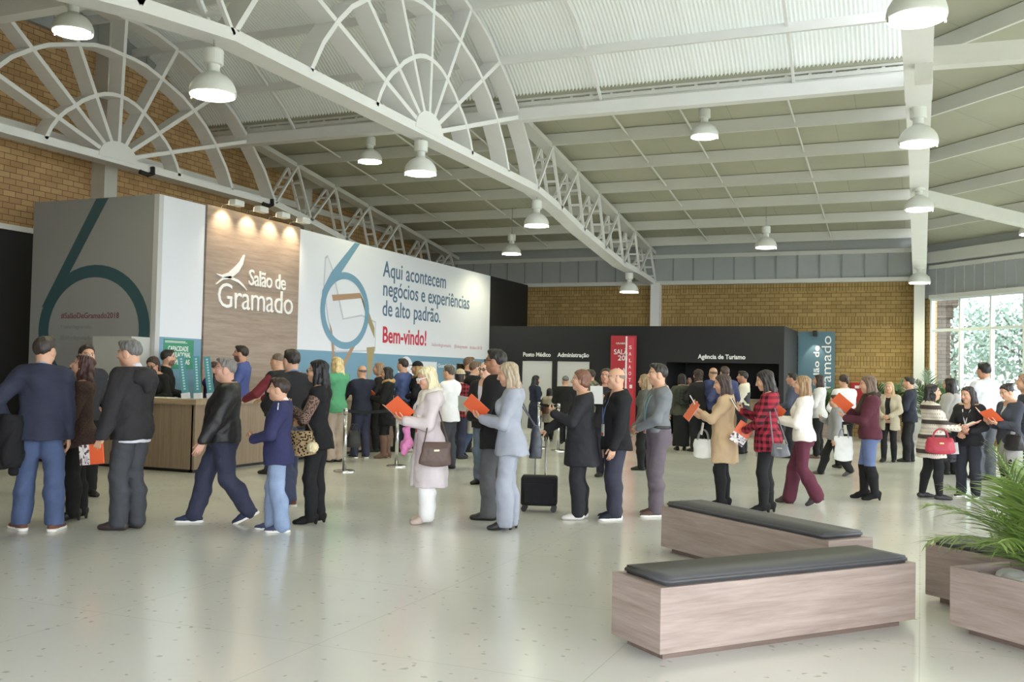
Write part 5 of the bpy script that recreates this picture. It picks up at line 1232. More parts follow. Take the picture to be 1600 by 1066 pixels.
def belt_part(c=(30, 26, 24), z=.585):
    def f(p):
        g = p['g']; zz = z*g-p['drop']; sdf_obj('belt', [('s', np.array([(zz-.018, np.interp(zz, p['pr'][:, 0], p['pr'][:, 1])+.02, np.interp(zz, p['pr'][:, 0], p['pr'][:, 2])+.02, np.interp(zz, p['pr'][:, 0], p['pr'][:, 3])), (zz+.018, np.interp(zz, p['pr'][:, 0], p['pr'][:, 1])+.02, np.interp(zz, p['pr'][:, 0], p['pr'][:, 2])+.02, np.interp(zz, p['pr'][:, 0], p['pr'][:, 3]))]), 0, 0, 0)], [], (-.25*g, -.2*g, zz-.05), (.25*g, .25*g, zz+.05), .008, cloth(c, 'leather'), p['T'])
    return f
def scarf(c, p_='', drop_=.0):
    def f(p):
        nb = p['nb']; g = p['g']; pts = [('c', nb+np.array((.055*math.cos(a)*g, .05*math.sin(a)*g+.008*g, .012*g-.012*g*math.sin(a))), nb+np.array((.055*math.cos(a+.7)*g, .05*math.sin(a+.7)*g+.008*g, .012*g-.012*g*math.sin(a+.7))), .026*g, .026*g, .01) for a in np.arange(0, 6.28, .7)]
        if drop_: pts += [('c', nb+np.array((sx*.03*g, .06*g, -.01)), np.array((sx*.045*g, front_y(p, .04*g, (.82-drop_)*g)+.03, (.82-drop_)*g)), .022*g, .026*g, .02) for sx in (-1, 1)]
        sdf_obj('scarf', pts, [folds(5, .006)], nb-np.array((.17, .17, .1+drop_*g)), nb+np.array((.17, .24, .12)), p['h'], cloth(c, p_), p['T'])
    return f
def hat(c, kind='beanie', band=None):
    def f(p):
        hp_ = p['hp']; hh = p['hh']; Mh = p['Mh']
        a = hp_((0, -.08, .66)); pr_ = [('e', a, np.array((.40, .49, .46))*hh, 0, Mh)]
        cut = lambda P, d: (lambda q: np.maximum(d, (-.02-q[:, 2]+.02*q[:, 1])*hh))(((P-a)@Mh)/hh)
        o = sdf_obj('cap', pr_, [cut], a-.62*hh, a+.62*hh, p['h']*.7, cloth(c, 'tweed' if kind == 'beanie' else ''), p['T'])
        if kind == 'cap':
            bm = BM(); poly(bm, [hp_((.30*math.sin(t), .30+.32*math.cos(t), .70)) for t in np.linspace(-1.4, 1.4, 12)], (0, 0, .012)); build('peak', bm, cloth(c), p['T'])
        if band: sdf_obj('cap_band', [('e', hp_((0, -.08, .66)), np.array((.42, .51, .46))*hh, 0, Mh)], [lambda P, d: (lambda q: np.maximum(d, np.maximum(-.02-q[:, 2], q[:, 2]-.10)*hh))(((P-a)@Mh)/hh)], a-.62*hh, a+.62*hh, p['h']*.6, cloth(band, 'tweed'), p['T'])
    return f
def piping(c=(214, 216, 224)):
    def f(p):
        bm = BM(); nb = p['nb']; g = p['g']; s = p['S'][1]; e = p['E'][1]; s2 = p['S'][0]
        for S_ in p['S']: tube(bm, [nb+np.array((np.sign(S_[0])*.03*g, .01*g, .01*g)), (nb+S_)/2+np.array((0, .004*g, .047*g)), S_+np.array((np.sign(S_[0])*.026*g, 0, .05*g)), S_+np.array((np.sign(S_[0])*.052*g, 0, .01*g))], .006, 5)
        build('piping', bm, mat('piping', c, .7), p['T'])
    return f
def zipline(c=(190, 190, 200)):
    def f(p):
        g = p['g']; bm = BM(); tube(bm, [(0, front_y(p, 0, z*g)+.024, z*g) for z in (.55, .62, .69, .76, .81)], .005, 5); build('zip', bm, mat('zip_metal', c, .4), p['T'])
    return f
# ---- things in hand (objects of their own)
def world(p, v):
    bpy.context.view_layer.update(); return p['T'].matrix_basis @ Vector(v)
M_or = mat('orange_cover', (232, 104, 62), .45); M_pat = None
def pattern_mat():
    m = bpy.data.materials.new('mosaic_print'); nt, b, L = nodes(m)
    tc = N(nt, 'ShaderNodeTexCoord'); v = N(nt, 'ShaderNodeTexVoronoi', Scale=38.0); L.new(tc.outputs['Object'], v.inputs['Vector'])
    cr = N(nt, 'ShaderNodeValToRGB'); cr.color_ramp.interpolation = 'CONSTANT'; e = cr.color_ramp.elements; e[0].color = lin((226, 222, 222)); e[1].position = .5; e[1].color = lin((92, 70, 82)); q = e.new(.75); q.color = lin((196, 190, 196))
    sp = N(nt, 'ShaderNodeSeparateXYZ'); L.new(v.outputs['Color'], sp.inputs[0]); L.new(sp.outputs[0], cr.inputs[0]); L.new(cr.outputs[0], b.inputs['Base Color']); b.inputs['Roughness'].default_value = .45; return m
M_pat = pattern_mat(); M_paper = mat('page_white', (232, 230, 226), .6)
def frame(d, n, o):
    d = unit(d); n = np.array(n, float); n = unit(n-d*(n@d)); s = np.cross(d, n); return Matrix(((s[0], d[0], n[0], o[0]), (s[1], d[1], n[1], o[1]), (s[2], d[2], n[2], o[2]), (0, 0, 0, 1)))
def booklet(label, at=None, d=(0, .75, .65), n=(0, -.65, .75), w=.19, h=.25, open_=28, off=(0, .03, .02), hand=None, closed=False):
    """orange printed brochure; at in fractions of height or the middle of the hands"""
    def f(p):
        g = p['g']
        if at is not None: c = np.array(at)*g
        elif hand is not None: c = p['hand'][hand]+np.array(off)
        else: c = (p['hand'][0]+p['hand'][1])/2+np.array(off)
        Mw = p['T'].matrix_basis @ frame(d, n, c)
        B = thing('brochure', label, 'brochure', group='orange brochures'); B.matrix_world = Mw
        for sx in ((1,) if closed else (1, -1)):
            a = 0 if closed else R(open_)*-sx; Mx = Matrix.Rotation(a, 4, 'Y')
            ww = w if not closed else w*1.0; x0 = 0 if not closed else -w/2
            bm = BM(); lo, hi = sorted((x0, (x0+ww)*sx if not closed else x0+ww)); box(bm, (lo, -h/2, -.004), (hi, h/2, -.001), Mx); cv = build('cover', bm, M_or, B)
            bm = BM(); box(bm, (lo+.004, -h/2+.004, -.001), (hi-.004, h/2-.004, .004), Mx); build('pages', bm, M_paper if not closed else M_or, B)
            if sx > 0 or closed:
                bm = BM(); box(bm, (lo+.0, -h/2, -.0055), (lo+(hi-lo)*.42, h/2, -.004), Mx)
                if closed: box(bm, (lo, -h/2, .004), (lo+(hi-lo)*.42, h/2, .0055), Mx)
                build('printed_pattern', bm, M_pat, B)
    return f
def slab(name, label, cat, size, c, d=(0, .5, .85), n=(0, -.85, .5), at=None, hand=None, off=(0, 0, 0), group=None, rough=.4, screen=None):
    def f(p):
        cc = np.array(at)*p['g'] if at is not None else p['hand'][hand]+np.array(off)
        B = thing(name, label, cat, group=group); B.matrix_world = p['T'].matrix_basis @ frame(d, n, cc)
        w_, h_, t_ = size; bm = BM(); box(bm, (-w_/2, -h_/2, -t_/2), (w_/2, h_/2, t_/2), bevel=min(t_*.3, .006)); build('body', bm, mat('%s_%d_%d_%d' % ((name,)+tuple(c)), c, rough), B)
        bm = BM(); box(bm, (-w_/2*.9, -h_/2*.9, t_/2), (w_/2*.9, h_/2*.9, t_/2+.001)); build('screen' if name in ('phone', 'tablet') else 'face', bm, mat('screen_dark', (44, 46, 52), .15) if name in ('phone', 'tablet') else mat('%s_%d_%d_%d' % ((name,)+tuple(c)), c), B)
    return f
def handbag(label, at, size, c, pat='leather', strap='hand', shoulder=None, group=None, clasp=None, name='handbag', rz=0, sag=.25):
    """soft bag; at = middle in fractions of height; strap 'hand' makes two loops, 'shoulder' a long strap over a shoulder (0 right, 1 left), 'arm' a loop over the forearm"""
    def f(p):
        g = p['g']; cc = np.array(at)*g; w_, d_, h_ = size
        B = thing(name, label, 'bag', group=group); B.matrix_world = p['T'].matrix_basis @ Matrix.Translation(Vector(cc)) @ Matrix.Rotation(R(rz), 4, 'Z')
        m = cloth(c, pat)
        pr_ = [('s', np.array([(-h_/2, w_/2*1.0, d_/2, 0), (-h_/4, w_/2*1.08, d_/2*1.1, 0), (h_/4, w_/2*.98, d_/2*.8, 0), (h_/2, w_/2*.86, d_/2*.35, 0)]), 0, 0, 0)]
        sdf_obj('body', pr_, [folds(int(abs(cc[0])*1000), .0035, .7), lambda P, d: np.maximum(d, np.maximum(-h_/2+.02*(P[:, 0]/w_*2)**2-P[:, 2], P[:, 2]-h_/2+sag*.1*(1-(P[:, 0]/w_*2)**2)*0))], (-w_*.62, -d_*.7, -h_*.55), (w_*.62, d_*.7, h_*.55), p['h']*.75, m, B)
        bm = BM()
        if strap == 'hand':
            for sy in (-1, 1): tube(bm, [(w_*.28*math.cos(t), sy*d_*.22, h_*.44+(.13)*math.sin(t)) for t in np.linspace(0, math.pi, 12)], .007, 6)
        else:
            if strap == 'shoulder':
                q = p['S'][shoulder]+np.array((-np.sign(p['S'][shoulder][0])*.028*g, 0, .052*g)); q = Matrix.Rotation(-R(rz), 4, 'Z') @ Vector(q-cc)
                tops = [q+Vector((0, .03, -.012)), q+Vector((0, 0, .004)), q+Vector((0, -.03, -.012))]
            else:
                q = p['E'][shoulder]*.45+p['W'][shoulder]*.55; q = Matrix.Rotation(-R(rz), 4, 'Z') @ Vector(q-cc); tops = [q+Vector((.04, 0, .03)), q+Vector((0, 0, .05)), q+Vector((-.04, 0, .03))]
            a, b_ = (Vector((w_*.42, 0, h_*.42)), Vector((-w_*.42, 0, h_*.42)))
            tube(bm, [a]+(tops if (tops[0]-a).length < (tops[2]-a).length else tops[::-1])+[b_], .0075, 6)
        build('strap', bm, m if pat == 'leather' else cloth(tuple(int(v*.6) for v in c), 'leather'), B)
        if clasp: bm = BM(); box(bm, (-.03, d_*.42, h_*.12), (.03, d_*.56, h_*.22), bevel=.006); box(bm, (-.03, -d_*.56, h_*.12), (.03, -d_*.42, h_*.22), bevel=.006); build('clasp', bm, mat('clasp_%d_%d_%d' % clasp, clasp, .3, metal=.6), B)
    return f
# ---------------------------------------------------------------- the queue and the visitors
def draped(label, at, size, c, seed=1):
    def f(p):
        g = p['g']; B = thing('jacket', label, 'jacket'); B.matrix_world = p['T'].matrix_basis @ Matrix.Translation(Vector(np.array(at)*g)); w_, d_, h_ = size
        sdf_obj('cloth', [('s', np.array([(-h_, w_*.3, d_*.6, .03), (-h_*.8, w_*.42, d_*.75, .02), (-h_*.35, w_*.48, d_*.7, 0), (-.02, w_*.5, d_*.55, 0), (.045, w_*.36, d_*.4, 0)]), 0, 0, 0)], [folds(seed, .011, .8, .4)], (-w_*.7, -d_, -h_-.02), (w_*.7, d_*1.1, .09), .01, cloth(c), B)
        sdf_obj('sleeve', [('c', (w_*.1, d_*.45, -.08), (w_*.05, d_*.55, -h_*1.12), .05, .04, 0)], [folds(seed+4, .007)], (-.12, 0, -h_*1.2-.05), (.2, d_+.1, 0), .01, cloth(c), B)
    return f
JE = dict(c=(58, 78, 124), p='denim'); DJ = dict(c=(40, 46, 76), p='denim'); BK = dict(c=(32, 31, 34)); BT = dict(c=(30, 29, 32), kind='tights', t=.003)
BS = ((30, 29, 30), None); WH = (228, 226, 222)
def pompom(f, off):
    def g_(p):
        before = set(bpy.data.objects); f(p); B = [o for o in bpy.data.objects if o not in before and o.type == 'EMPTY'][0]
        bm = BM(); bmesh.ops.create_icosphere(bm, subdivisions=4, radius=.055, matrix=Matrix.Translation(off)); rnd_ = random.Random(4)
        for v_ in bm.verts: v_.co += (v_.co-Vector(off))*rnd_.uniform(-.08, .16)
        build('pompom', bm, cloth((214, 196, 146)), B, True)
        bm = BM(); tube(bm, [Vector(off)+Vector((0, 0, .05)), Vector(off)+Vector((0, 0, .12)), (off[0]*.8, 0, off[2]+.16)], .005, 5); build('pompom_cord', bm, M_dark, B)
    return g_
# --- front row from the left
person('person in navy sweater and blue jeans seen from behind at the far left', -7.75, 6.87, -14, 1.84, hc=(58, 50, 46), fat=1.05, wide=.085, toe=(10, 38), look=-20,
  shirt=dict(c=(150, 160, 178), z=.6), top=dict(n='sweater', c=(46, 50, 74), z=.468, t=.02, flare=.022, nk=1.2), legs=dict(JE, hem=.012, zh=.03), shoe=((112, 68, 50), WH), L_=((.155, .0, .555), (.2, .8, -.3), (.3, 0, 1), .5, (.8, -1, -.2)), R_=((.118, .05, .48), (0, .3, -.9), (-1, 0, 0), .5, (.5, -1, 0)),
  extras=[draped('black jacket draped over the arm of the person in the navy sweater', (-.125, -.07, .57), (.24, .17, .44), (26, 26, 30), 3)])
person('person in brown jacket with dark red-brown hair looking up, facing left', -7.95, 7.54, 82, 1.68, sex='f', hair='wavy', hc=(72, 44, 40), pitch=-12, fat=1.05,
  shirt=dict(c=(36, 38, 44)), top=dict(n='jacket', c=(78, 54, 48), p='tweed', z=.44, t=.018, high=1, collar=((42, 44, 52),)), legs=dict(c=(30, 28, 30), hem=.008), shoe=((30, 29, 30), None, 0, .03), L_='waist', R_='phone',
  extras=[slab('phone', 'grey phone in the hand of the person in the brown jacket', 'phone', (.075, .15, .01), (70, 74, 82), hand=0, off=(0, .04, .04))])
person('person with short dark hair behind the brown jacket, only forehead in view', -9.36, 8.92, 200, 1.82, hc=(52, 42, 36), top=dict(n='sweater', c=(50, 50, 58)), legs=BK, shoe=BS)
person('grey-haired person in black hooded rain jacket holding a brochure down, facing away', -7.08, 7.34, 52, 1.84, hc=(112, 110, 110), fat=1.1, look=10, pitch=10, lean=.02,
  shirt=dict(c=(206, 208, 222), z=.458), top=dict(n='rain_jacket', c=(44, 42, 46), z=.475, t=.026, hood=1, high=1, flare=.02, f=1.4), legs=dict(c=(56, 58, 66), p='denim', hem=.012), shoe=((54, 44, 42), None), wide=.05, toe=(20, 14), L_=((.18, .03, .47), (.05, .5, -.85), (-1, 0, 0), .6, (.7, -1, 0)), R_='waist',
  extras=[booklet('orange and patterned brochure held low by the person in the black rain jacket', hand=1, off=(-.02, .06, -.07), d=(0, .12, 1), n=(-1, 0, 0), w=.27, h=.19, closed=True)])
person('grey-haired person in black leather jacket and navy jeans striding left', -6.59, 8.10, 92, 1.71, hc=(120, 116, 114), fat=1.3, step=.52, lean=-.03, pitch=0, skin=(204, 158, 138),
  top=dict(n='leather_jacket', c=(26, 26, 30), p='leather', z=.50, t=.026, high=1, flare=-.01, f=1.3, collar=((26, 26, 30), 'leather')), legs=dict(DJ, hem=.012), shoe=((44, 52, 82), WH), L_=((.16, .12, .50), (.1, .5, -.8), (-1, 0, 0), .5, (.7, -1, 0)), R_='hang')
person('child in navy zip jacket with white piping and pale jeans facing left', -5.80, 7.96, 82, 1.49, hair='short', hc=(52, 38, 34), fat=1.1,
  top=dict(n='track_jacket', c=(44, 46, 92), z=.44, t=.022, high=1, flare=.01, collar=((214, 216, 224),)), legs=dict(c=(124, 148, 190), p='denim', hem=.014), shoe=((62, 66, 104), WH), step=.12, L_='waist', R_='waist', extras=[piping(), zipline((196, 60, 70))])
person('person with long black hair, lace sleeves and black trousers facing left', -5.75, 8.55, 76, 1.68, sex='f', hair='longback', hc=(24, 22, 26), fat=1.0,
  top=dict(n='blouse', c=(26, 25, 29), z=.46, t=.012, slc=((34, 30, 34), 'lace')), legs=dict(c=(28, 27, 30), t=.005), shoe=((26, 25, 27), None, .35, .02), L_='chest', R_='waist', extras=[glasses(), pompom(handbag('leopard print handbag with a cream fur pompom on the long black-haired person', (-.155, .055, .50), (.27, .13, .25), (176, 142, 92), 'leopard', strap='arm', shoulder=1, rz=78), (-.15, .07, -.03))])
handbag_owner = person('person with pale blonde hair in long pink-grey cardigan and white trousers reading', -4.78, 9.17, 106, 1.64, sex='f', hair='long', hc=(226, 212, 176), pitch=16, fat=1.02, skin=(214, 166, 142),
  shirt=dict(c=(190, 170, 190), z=.47, collar=0), over=dict(n='cardigan', c=(212, 198, 204), z=.235, t=.024, flare=.05, open=.026, f=1.1), legs=dict(c=(232, 230, 232), hem=.03), shoe=((196, 172, 158), None, 0, .03), R_='read', L_='read',
  extras=[glasses((236, 232, 230), .006), scarf((222, 214, 204), '', .16), lanyard((84, 100, 160), .66), booklet('open orange brochure read by the blonde person in the pink cardigan', off=(0, .05, .03), n=(.4, -.6, .7)),
   handbag('brown leather handbag hanging beside the pink cardigan', (-.20, .01, .455), (.30, .11, .25), (92, 66, 58), strap='shoulder', shoulder=1, clasp=(200, 190, 170), rz=80)])
def pink_scarf(p):
    B = thing('scarf', 'bright pink scarf dangling below the brochure of the blonde person', 'scarf'); B.matrix_world = p['T'].matrix_basis @ Matrix.Translation(Vector((-.06*p['g'], .16*p['g'], .56*p['g'])))
    sdf_obj('cloth', [('c', (0, 0, .06), (0, .0, -.1), .03, .045, .02), ('c', (0, .01, -.08), (-.02, .03, -.17), .04, .024, .03)], [folds(9, .012, .6)], (-.12, -.12, -.3), (.12, .14, .14), .008, cloth((216, 112, 172)), B)
pink_scarf(handbag_owner)
person('tall dark-haired person in black behind the grey suit, facing left', -4.26, 9.74, 72, 1.84, hc=(38, 34, 34), skin=(176, 128, 104), top=dict(n='jacket', c=(28, 28, 31), z=.42, t=.022, high=1), legs=dict(c=(84, 84, 88), hem=.012), shoe=BS, L_='waist', R_='waist', extras=[glasses()])
person('person in light grey trouser suit with long ash-blonde hair reading a brochure', -3.87, 9.22, 86, 1.70, sex='f', hair='longback', hc=(172, 156, 134), pitch=14,
  shirt=dict(c=(170, 178, 196)), top=dict(n='suit_jacket', c=(150, 156, 174), z=.445, t=.018, high=1, flare=.03, v=(.03, .72), collar=((150, 156, 174),)), legs=dict(c=(150, 156, 174), hem=.026), shoe=((34, 32, 34), None, 0, .02), R_='read', L_='read',
  extras=[booklet('open orange brochure read by the person in the grey trouser suit', off=(0, .06, .03), n=(.4, -.6, .7)), handbag('dark quilted shoulder bag behind the grey suit jacket', (.08, -.15, .52), (.24, .12, .34), (62, 64, 76), strap='shoulder', shoulder=0, rz=10)])
suit_case = person('short-haired person in black coat gripping a suitcase handle, facing left', -3.46, 10.28, 92, 1.64, sex='f', hair='pixie', hc=(118, 80, 66), fat=1.22,
  shirt=dict(c=(96, 104, 84)), top=dict(n='coat', c=(40, 40, 47), z=.36, t=.022, flare=.03, v=(.04, .62)), legs=dict(c=(38, 38, 44), hem=.016), shoe=((206, 200, 196), None), L_='chest', R_=((.10, .30, .50), (-.1, .9, -.3), (0, -.1, -1), .9, (.6, -1, -.2)), extras=[lanyard((120, 150, 140), .60)])
person('balding person in black blazer and dark jeans facing left, hand hanging', -3.12, 10.48, 108, 1.67, hair='bald', hc=(120, 100, 88), fat=1.1, shirt=dict(c=(78, 104, 160)), top=dict(n='blazer', c=(28, 28, 32), z=.46, t=.022, v=(.035, .66), collar=((28, 28, 32),)), legs=dict(c=(42, 44, 66), p='denim', hem=.012), shoe=((36, 40, 56), WH), L_='hangf', R_='hang', extras=[lanyard((90, 110, 150), .63)])
person('person in grey shirt and mauve trousers wearing a lanyard, facing left', -2.77, 10.97, 106, 1.73, hc=(40, 36, 36), fat=1.08, top=dict(n='shirt', c=(112, 116, 124), z=.55, t=.010, collar=1, f=1.2), legs=dict(c=(98, 86, 98), hem=.01), shoe=((96, 72, 66), WH), L_='clasp', R_='clasp', extras=[belt_part(), lanyard((120, 150, 150), .62),
  slab('phone', 'dark phone held at the belt of the person in the grey shirt', 'phone', (.075, .15, .01), (52, 54, 60), hand=1, off=(.02, .02, .03), d=(0, 1, .2), n=(0, -.2, 1))])
person('person in tan knit dress and tall black boots photographing a brochure', -2.24, 12.18, 86, 1.63, sex='f', hair='longback', hc=(66, 52, 50), fat=1.18, pitch=12,
  top=dict(n='dress', c=(200, 166, 124), z=.335, t=.012, flare=.006, sl=.8), legs=BT, shoe=((28, 27, 30), None, 1.12, .02), L_='readhi', R_=((.04, .18, .68), (-.35, .6, .7), (-.4, -.6, .6), .75, (.6, -.3, -1)),
  extras=[booklet('orange brochure held upright by the person in the tan dress', off=(0, .07, .0), d=(0, -.55, .85), n=(.3, -.8, -.5), open_=14), slab('phone', 'white phone held up by the person in the tan dress', 'phone', (.075, .15, .01), (226, 226, 226), hand=1, off=(.0, .03, .06), d=(0, .5, .8), n=(0, -.8, .5)),
   slab('badge', 'white badge card dangling at the chest of the tan dress', 'badge', (.08, .15, .006), (232, 230, 226), at=(-.035, .165, .585), d=(0, -.15, 1), n=(-.4, 1, .1)), handbag('white cloth bag hanging before the tan dress', (.02, .16, .43), (.24, .09, .24), (226, 226, 220), '', strap='hand', rz=75)])
person('person in red and black plaid shirt with dark hair checking a phone', -1.68, 11.93, 84, 1.69, sex='f', hair='longback', hc=(44, 38, 40), pitch=18, fat=1.08, top=dict(n='shirt', c=(176, 30, 52), p='plaid', z=.43, t=.016, flare=.015), legs=BT, shoe=((30, 29, 31), None, .45, .03), L_='clasp', R_='phone',
  extras=[slab('phone', 'white phone read by the person in the plaid shirt', 'phone', (.08, .16, .01), (228, 228, 228), hand=0, off=(0, .05, .04)), booklet('orange and patterned brochure under the arm of the person in the plaid shirt', hand=1, off=(.0, .03, -.02), d=(-.2, .75, .5), n=(-.9, -.2, .1), w=.27, h=.19, closed=True),
   handbag('small grey patterned shoulder bag behind the plaid shirt', (-.16, -.10, .45), (.20, .07, .16), (104, 106, 118), strap='shoulder', shoulder=1, rz=80, clasp=(210, 206, 196)), lanyard((196, 190, 216), .47)])
person('person with long light-brown hair, white sweater and wine-red flared trousers', -1.38, 12.91, 84, 1.64, sex='f', hair='longback', hc=(150, 122, 92), top=dict(n='sweater', c=(226, 220, 212), z=.50, t=.018), legs=dict(c=(96, 36, 58), t=.004, hem=.036, zh=.04), shoe=((52, 44, 46), None, 0, .04), step=.36, L_='read', R_='read',
  extras=[booklet('orange brochure held by the person in the white sweater', off=(0, .06, .05), n=(.4, -.6, .7)), slab('paper', 'white sheet held below the orange brochure of the person in white sweater', 'paper', (.16, .22, .004), (232, 232, 236), off=(0, .10, -.05), hand=1, d=(0, .8, .5), n=(-.6, -.4, .6))])
person('child in grey hoodie and black trousers walking left', -1.32, 17.22, 92, 1.37, hc=(64, 48, 42), fat=1.05, step=.46, top=dict(n='hoodie', c=(140, 140, 144), z=.46, t=.022, hood=1, high=1), legs=dict(c=(34, 33, 36), hem=.01), shoe=((84, 74, 70), None), L_='hang', R_='chest', extras=[glasses()])
person('person in maroon sweater, jeans and tall black boots reading, facing left', -0.63, 13.96, 92, 1.66, sex='f', hair='longback', hc=(104, 84, 74), pitch=10, fat=1.1, step=.14, top=dict(n='sweater', c=(86, 32, 48), z=.49, t=.018), legs=dict(c=(78, 98, 150), p='denim', kind='tights', t=.004), shoe=((26, 25, 28), None, 1.0, .035), L_='read', R_='readhi',
  extras=[scarf((62, 52, 40), 'tweed', .1), booklet('orange brochure read by the person in the maroon sweater', off=(0, .05, .04), n=(.4, -.6, .7)), slab('badge', 'white badge hanging below the brochure of the maroon sweater', 'badge', (.08, .12, .006), (230, 228, 226), at=(-.03, .19, .56), d=(0, .1, 1), n=(-.5, 1, 0)), handbag('white plastic bag beside the jeans of the person in maroon', (.02, .20, .40), (.22, .08, .34), (222, 224, 228), '', strap='hand', rz=80)])
person('person in cream striped long sweater coat with red handbag, facing right', 0.13, 14.60, -74, 1.56, sex='f', hair='long', hc=(30, 28, 30), fat=1.25, look=-4, top=dict(n='sweater_coat', c=(206, 196, 182), p='bands', z=.36, t=.022, flare=.02), legs=BT, shoe=((40, 38, 46), None), wide=.075, step=.16, L_='readlow', R_='readlow',
  extras=[booklet('orange brochure shared between striped coat and black jacket', off=(.02, .10, .02), d=(0, .9, .4), n=(-.1, -.4, .9), open_=8), handbag('red leather handbag on the arm of the striped coat', (.20, .02, .475), (.34, .15, .22), (190, 34, 58), strap='hand', rz=84, clasp=(200, 180, 120))])
person('dark-haired person in black with lanyard facing the camera beside the striped coat', 0.62, 15.07, 160, 1.54, sex='f', hair='longback', hc=(44, 36, 36), fat=1.08, pitch=10, look=-20, shirt=dict(c=(46, 44, 48)), top=dict(n='jacket', c=(32, 32, 36), z=.47, t=.018, v=(.03, .7)), legs=dict(c=(44, 46, 58), hem=.014), shoe=((30, 29, 31), WH), wide=.07, L_='waist', R_='clasp',
  extras=[lanyard((200, 200, 210), .66), slab('badge', 'white name badge dangling before the black trousers', 'badge', (.11, .16, .006), (236, 236, 240), at=(.075, .14, .44), d=(.12, .0, 1), n=(0, 1, 0)), handbag('dark patterned bag between striped coat and black trousers', (.17, .05, .44), (.24, .12, .42), (70, 66, 76), 'blotch', strap='arm', shoulder=0)])
person('dark-haired person in grey skirt reading an orange brochure at the right edge', 1.12, 14.98, 128, 1.60, sex='f', hair='bun', hc=(40, 34, 34), pitch=22, top=dict(n='jacket', c=(58, 62, 76), z=.47, t=.02, sl=.92, v=(.03, .7)), shirt=dict(c=(190, 190, 198)), legs=dict(kind='skirt', c=(150, 146, 146), z=.29, flare=.0, tights=(36, 34, 38)), shoe=BS, L_='read', R_='read',
  extras=[booklet('open orange brochure read by the person in the grey skirt', off=(0, .05, .03), n=(0, -.7, .7)), handbag('black handbag on the arm of the person in the grey skirt', (-.13, .06, .50), (.30, .13, .22), (40, 40, 44), strap='arm', shoulder=1)])
person('reddish-haired person cut off by the right picture edge', 1.42, 16.18, 100, 1.73, sex='f', hair='curly', hc=(150, 120, 100), top=dict(n='coat', c=(64, 66, 82), z=.36, t=.022), legs=BK, shoe=BS, L_='waist', R_='hang')
person('person in white shirt seen from behind before the window', 0.97, 17.93, 42, 1.93, hc=(34, 32, 34), skin=(184, 138, 112), fat=1.12, top=dict(n='shirt', c=(214, 218, 232), z=.53, t=.012, collar=1), legs=dict(c=(72, 76, 88), p='denim', hem=.012), shoe=BS, L_='waist', R_='hang')
person('long dark-haired person half hidden behind the striped coat', 0.47, 18.56, 60, 1.67, sex='f', hair='longback', hc=(34, 30, 32), top=dict(n='cardigan', c=(176, 172, 170), z=.42), legs=BK, shoe=BS)
person('navy-jacketed person behind, facing left before the far palm', -0.21, 21.03, 80, 1.69, hc=(48, 42, 40), top=dict(n='jacket', c=(38, 42, 58), z=.47, t=.02), legs=BK, shoe=BS, L_='waist', R_='waist', extras=[handbag('greenish grey backpack carried in front of the navy jacket', (-.1, .17, .60), (.30, .2, .36), (118, 112, 100), 'blotch', strap='arm', shoulder=1, name='backpack')])
person('blonde person in beige cardigan facing the camera in the background', -0.58, 20.76, 165, 1.58, sex='f', hair='long', hc=(186, 160, 120), shirt=dict(c=(36, 36, 40)), over=dict(n='cardigan', c=(176, 164, 140), z=.40, t=.02, open=.03, flare=.03), legs=BT, shoe=((28, 27, 30), None, .6, .02), step=.2, L_='clasp', R_='clasp')
person('person in white top with brown ponytail behind the child in the grey hoodie', -1.29, 18.70, 28, 1.70, sex='f', hair='pony', hc=(70, 56, 50), top=dict(n='top', c=(226, 226, 230), z=.5, t=.02), legs=BK, shoe=BS, L_='waist', R_='counter')
person('dark-haired person in white sweater behind the light-brown hair', -1.92, 20.84, 80, 1.70, sex='f', hair='longback', hc=(54, 42, 40), top=dict(n='sweater', c=(210, 208, 208), z=.48, t=.018), legs=BK, shoe=((110, 80, 66), None), L_='waist', R_='waist')
person('person in blue-grey jacket behind the plaid shirt, facing left', -2.40, 20.48, 82, 1.72, hc=(40, 36, 36), skin=(180, 134, 112), top=dict(n='jacket', c=(70, 76, 98), z=.46, t=.02), legs=dict(c=(40, 40, 48)), shoe=BS, L_='waist', R_='waist')
# --- before the agency
person('person in cream sweater and dark vest facing left before the agency', -3.48, 21.01, 86, 1.74, hc=(38, 34, 34), skin=(180, 132, 108), fat=1.15, top=dict(n='sweater', c=(222, 214, 192), z=.5, t=.016), over=dict(n='vest', c=(66, 68, 76), z=.47, zt=.735, t=.026, sl=0), legs=dict(c=(44, 48, 60)), shoe=BS, L_='waist', R_='waist')
person('brown-haired person in blue shirt, back turned, behind the tan dress', -3.76, 20.41, 20, 1.83, hc=(74, 56, 50), top=dict(n='shirt', c=(64, 72, 118), z=.5, t=.012), legs=BK, shoe=((104, 66, 44), None), R_='waist', L_='waist')
person('bald person in blue shirt left of the brown-haired back', -4.14, 21.13, 30, 1.81, hair='bald', hc=(120, 100, 90), skin=(206, 164, 136), top=dict(n='shirt', c=(62, 72, 124), z=.5, t=.012), legs=BK, shoe=BS, R_='waist', L_='waist')
person('person with curly dark hair and red jacket hem left of the tan dress', -4.42, 20.92, 40, 1.76, sex='f', hair='curly', hc=(58, 44, 38), top=dict(n='cardigan', c=(40, 38, 42), z=.56, t=.018), shirt=dict(c=(150, 32, 44), z=.43, collar=0), legs=BK, shoe=BS, L_='phone', R_='waist')
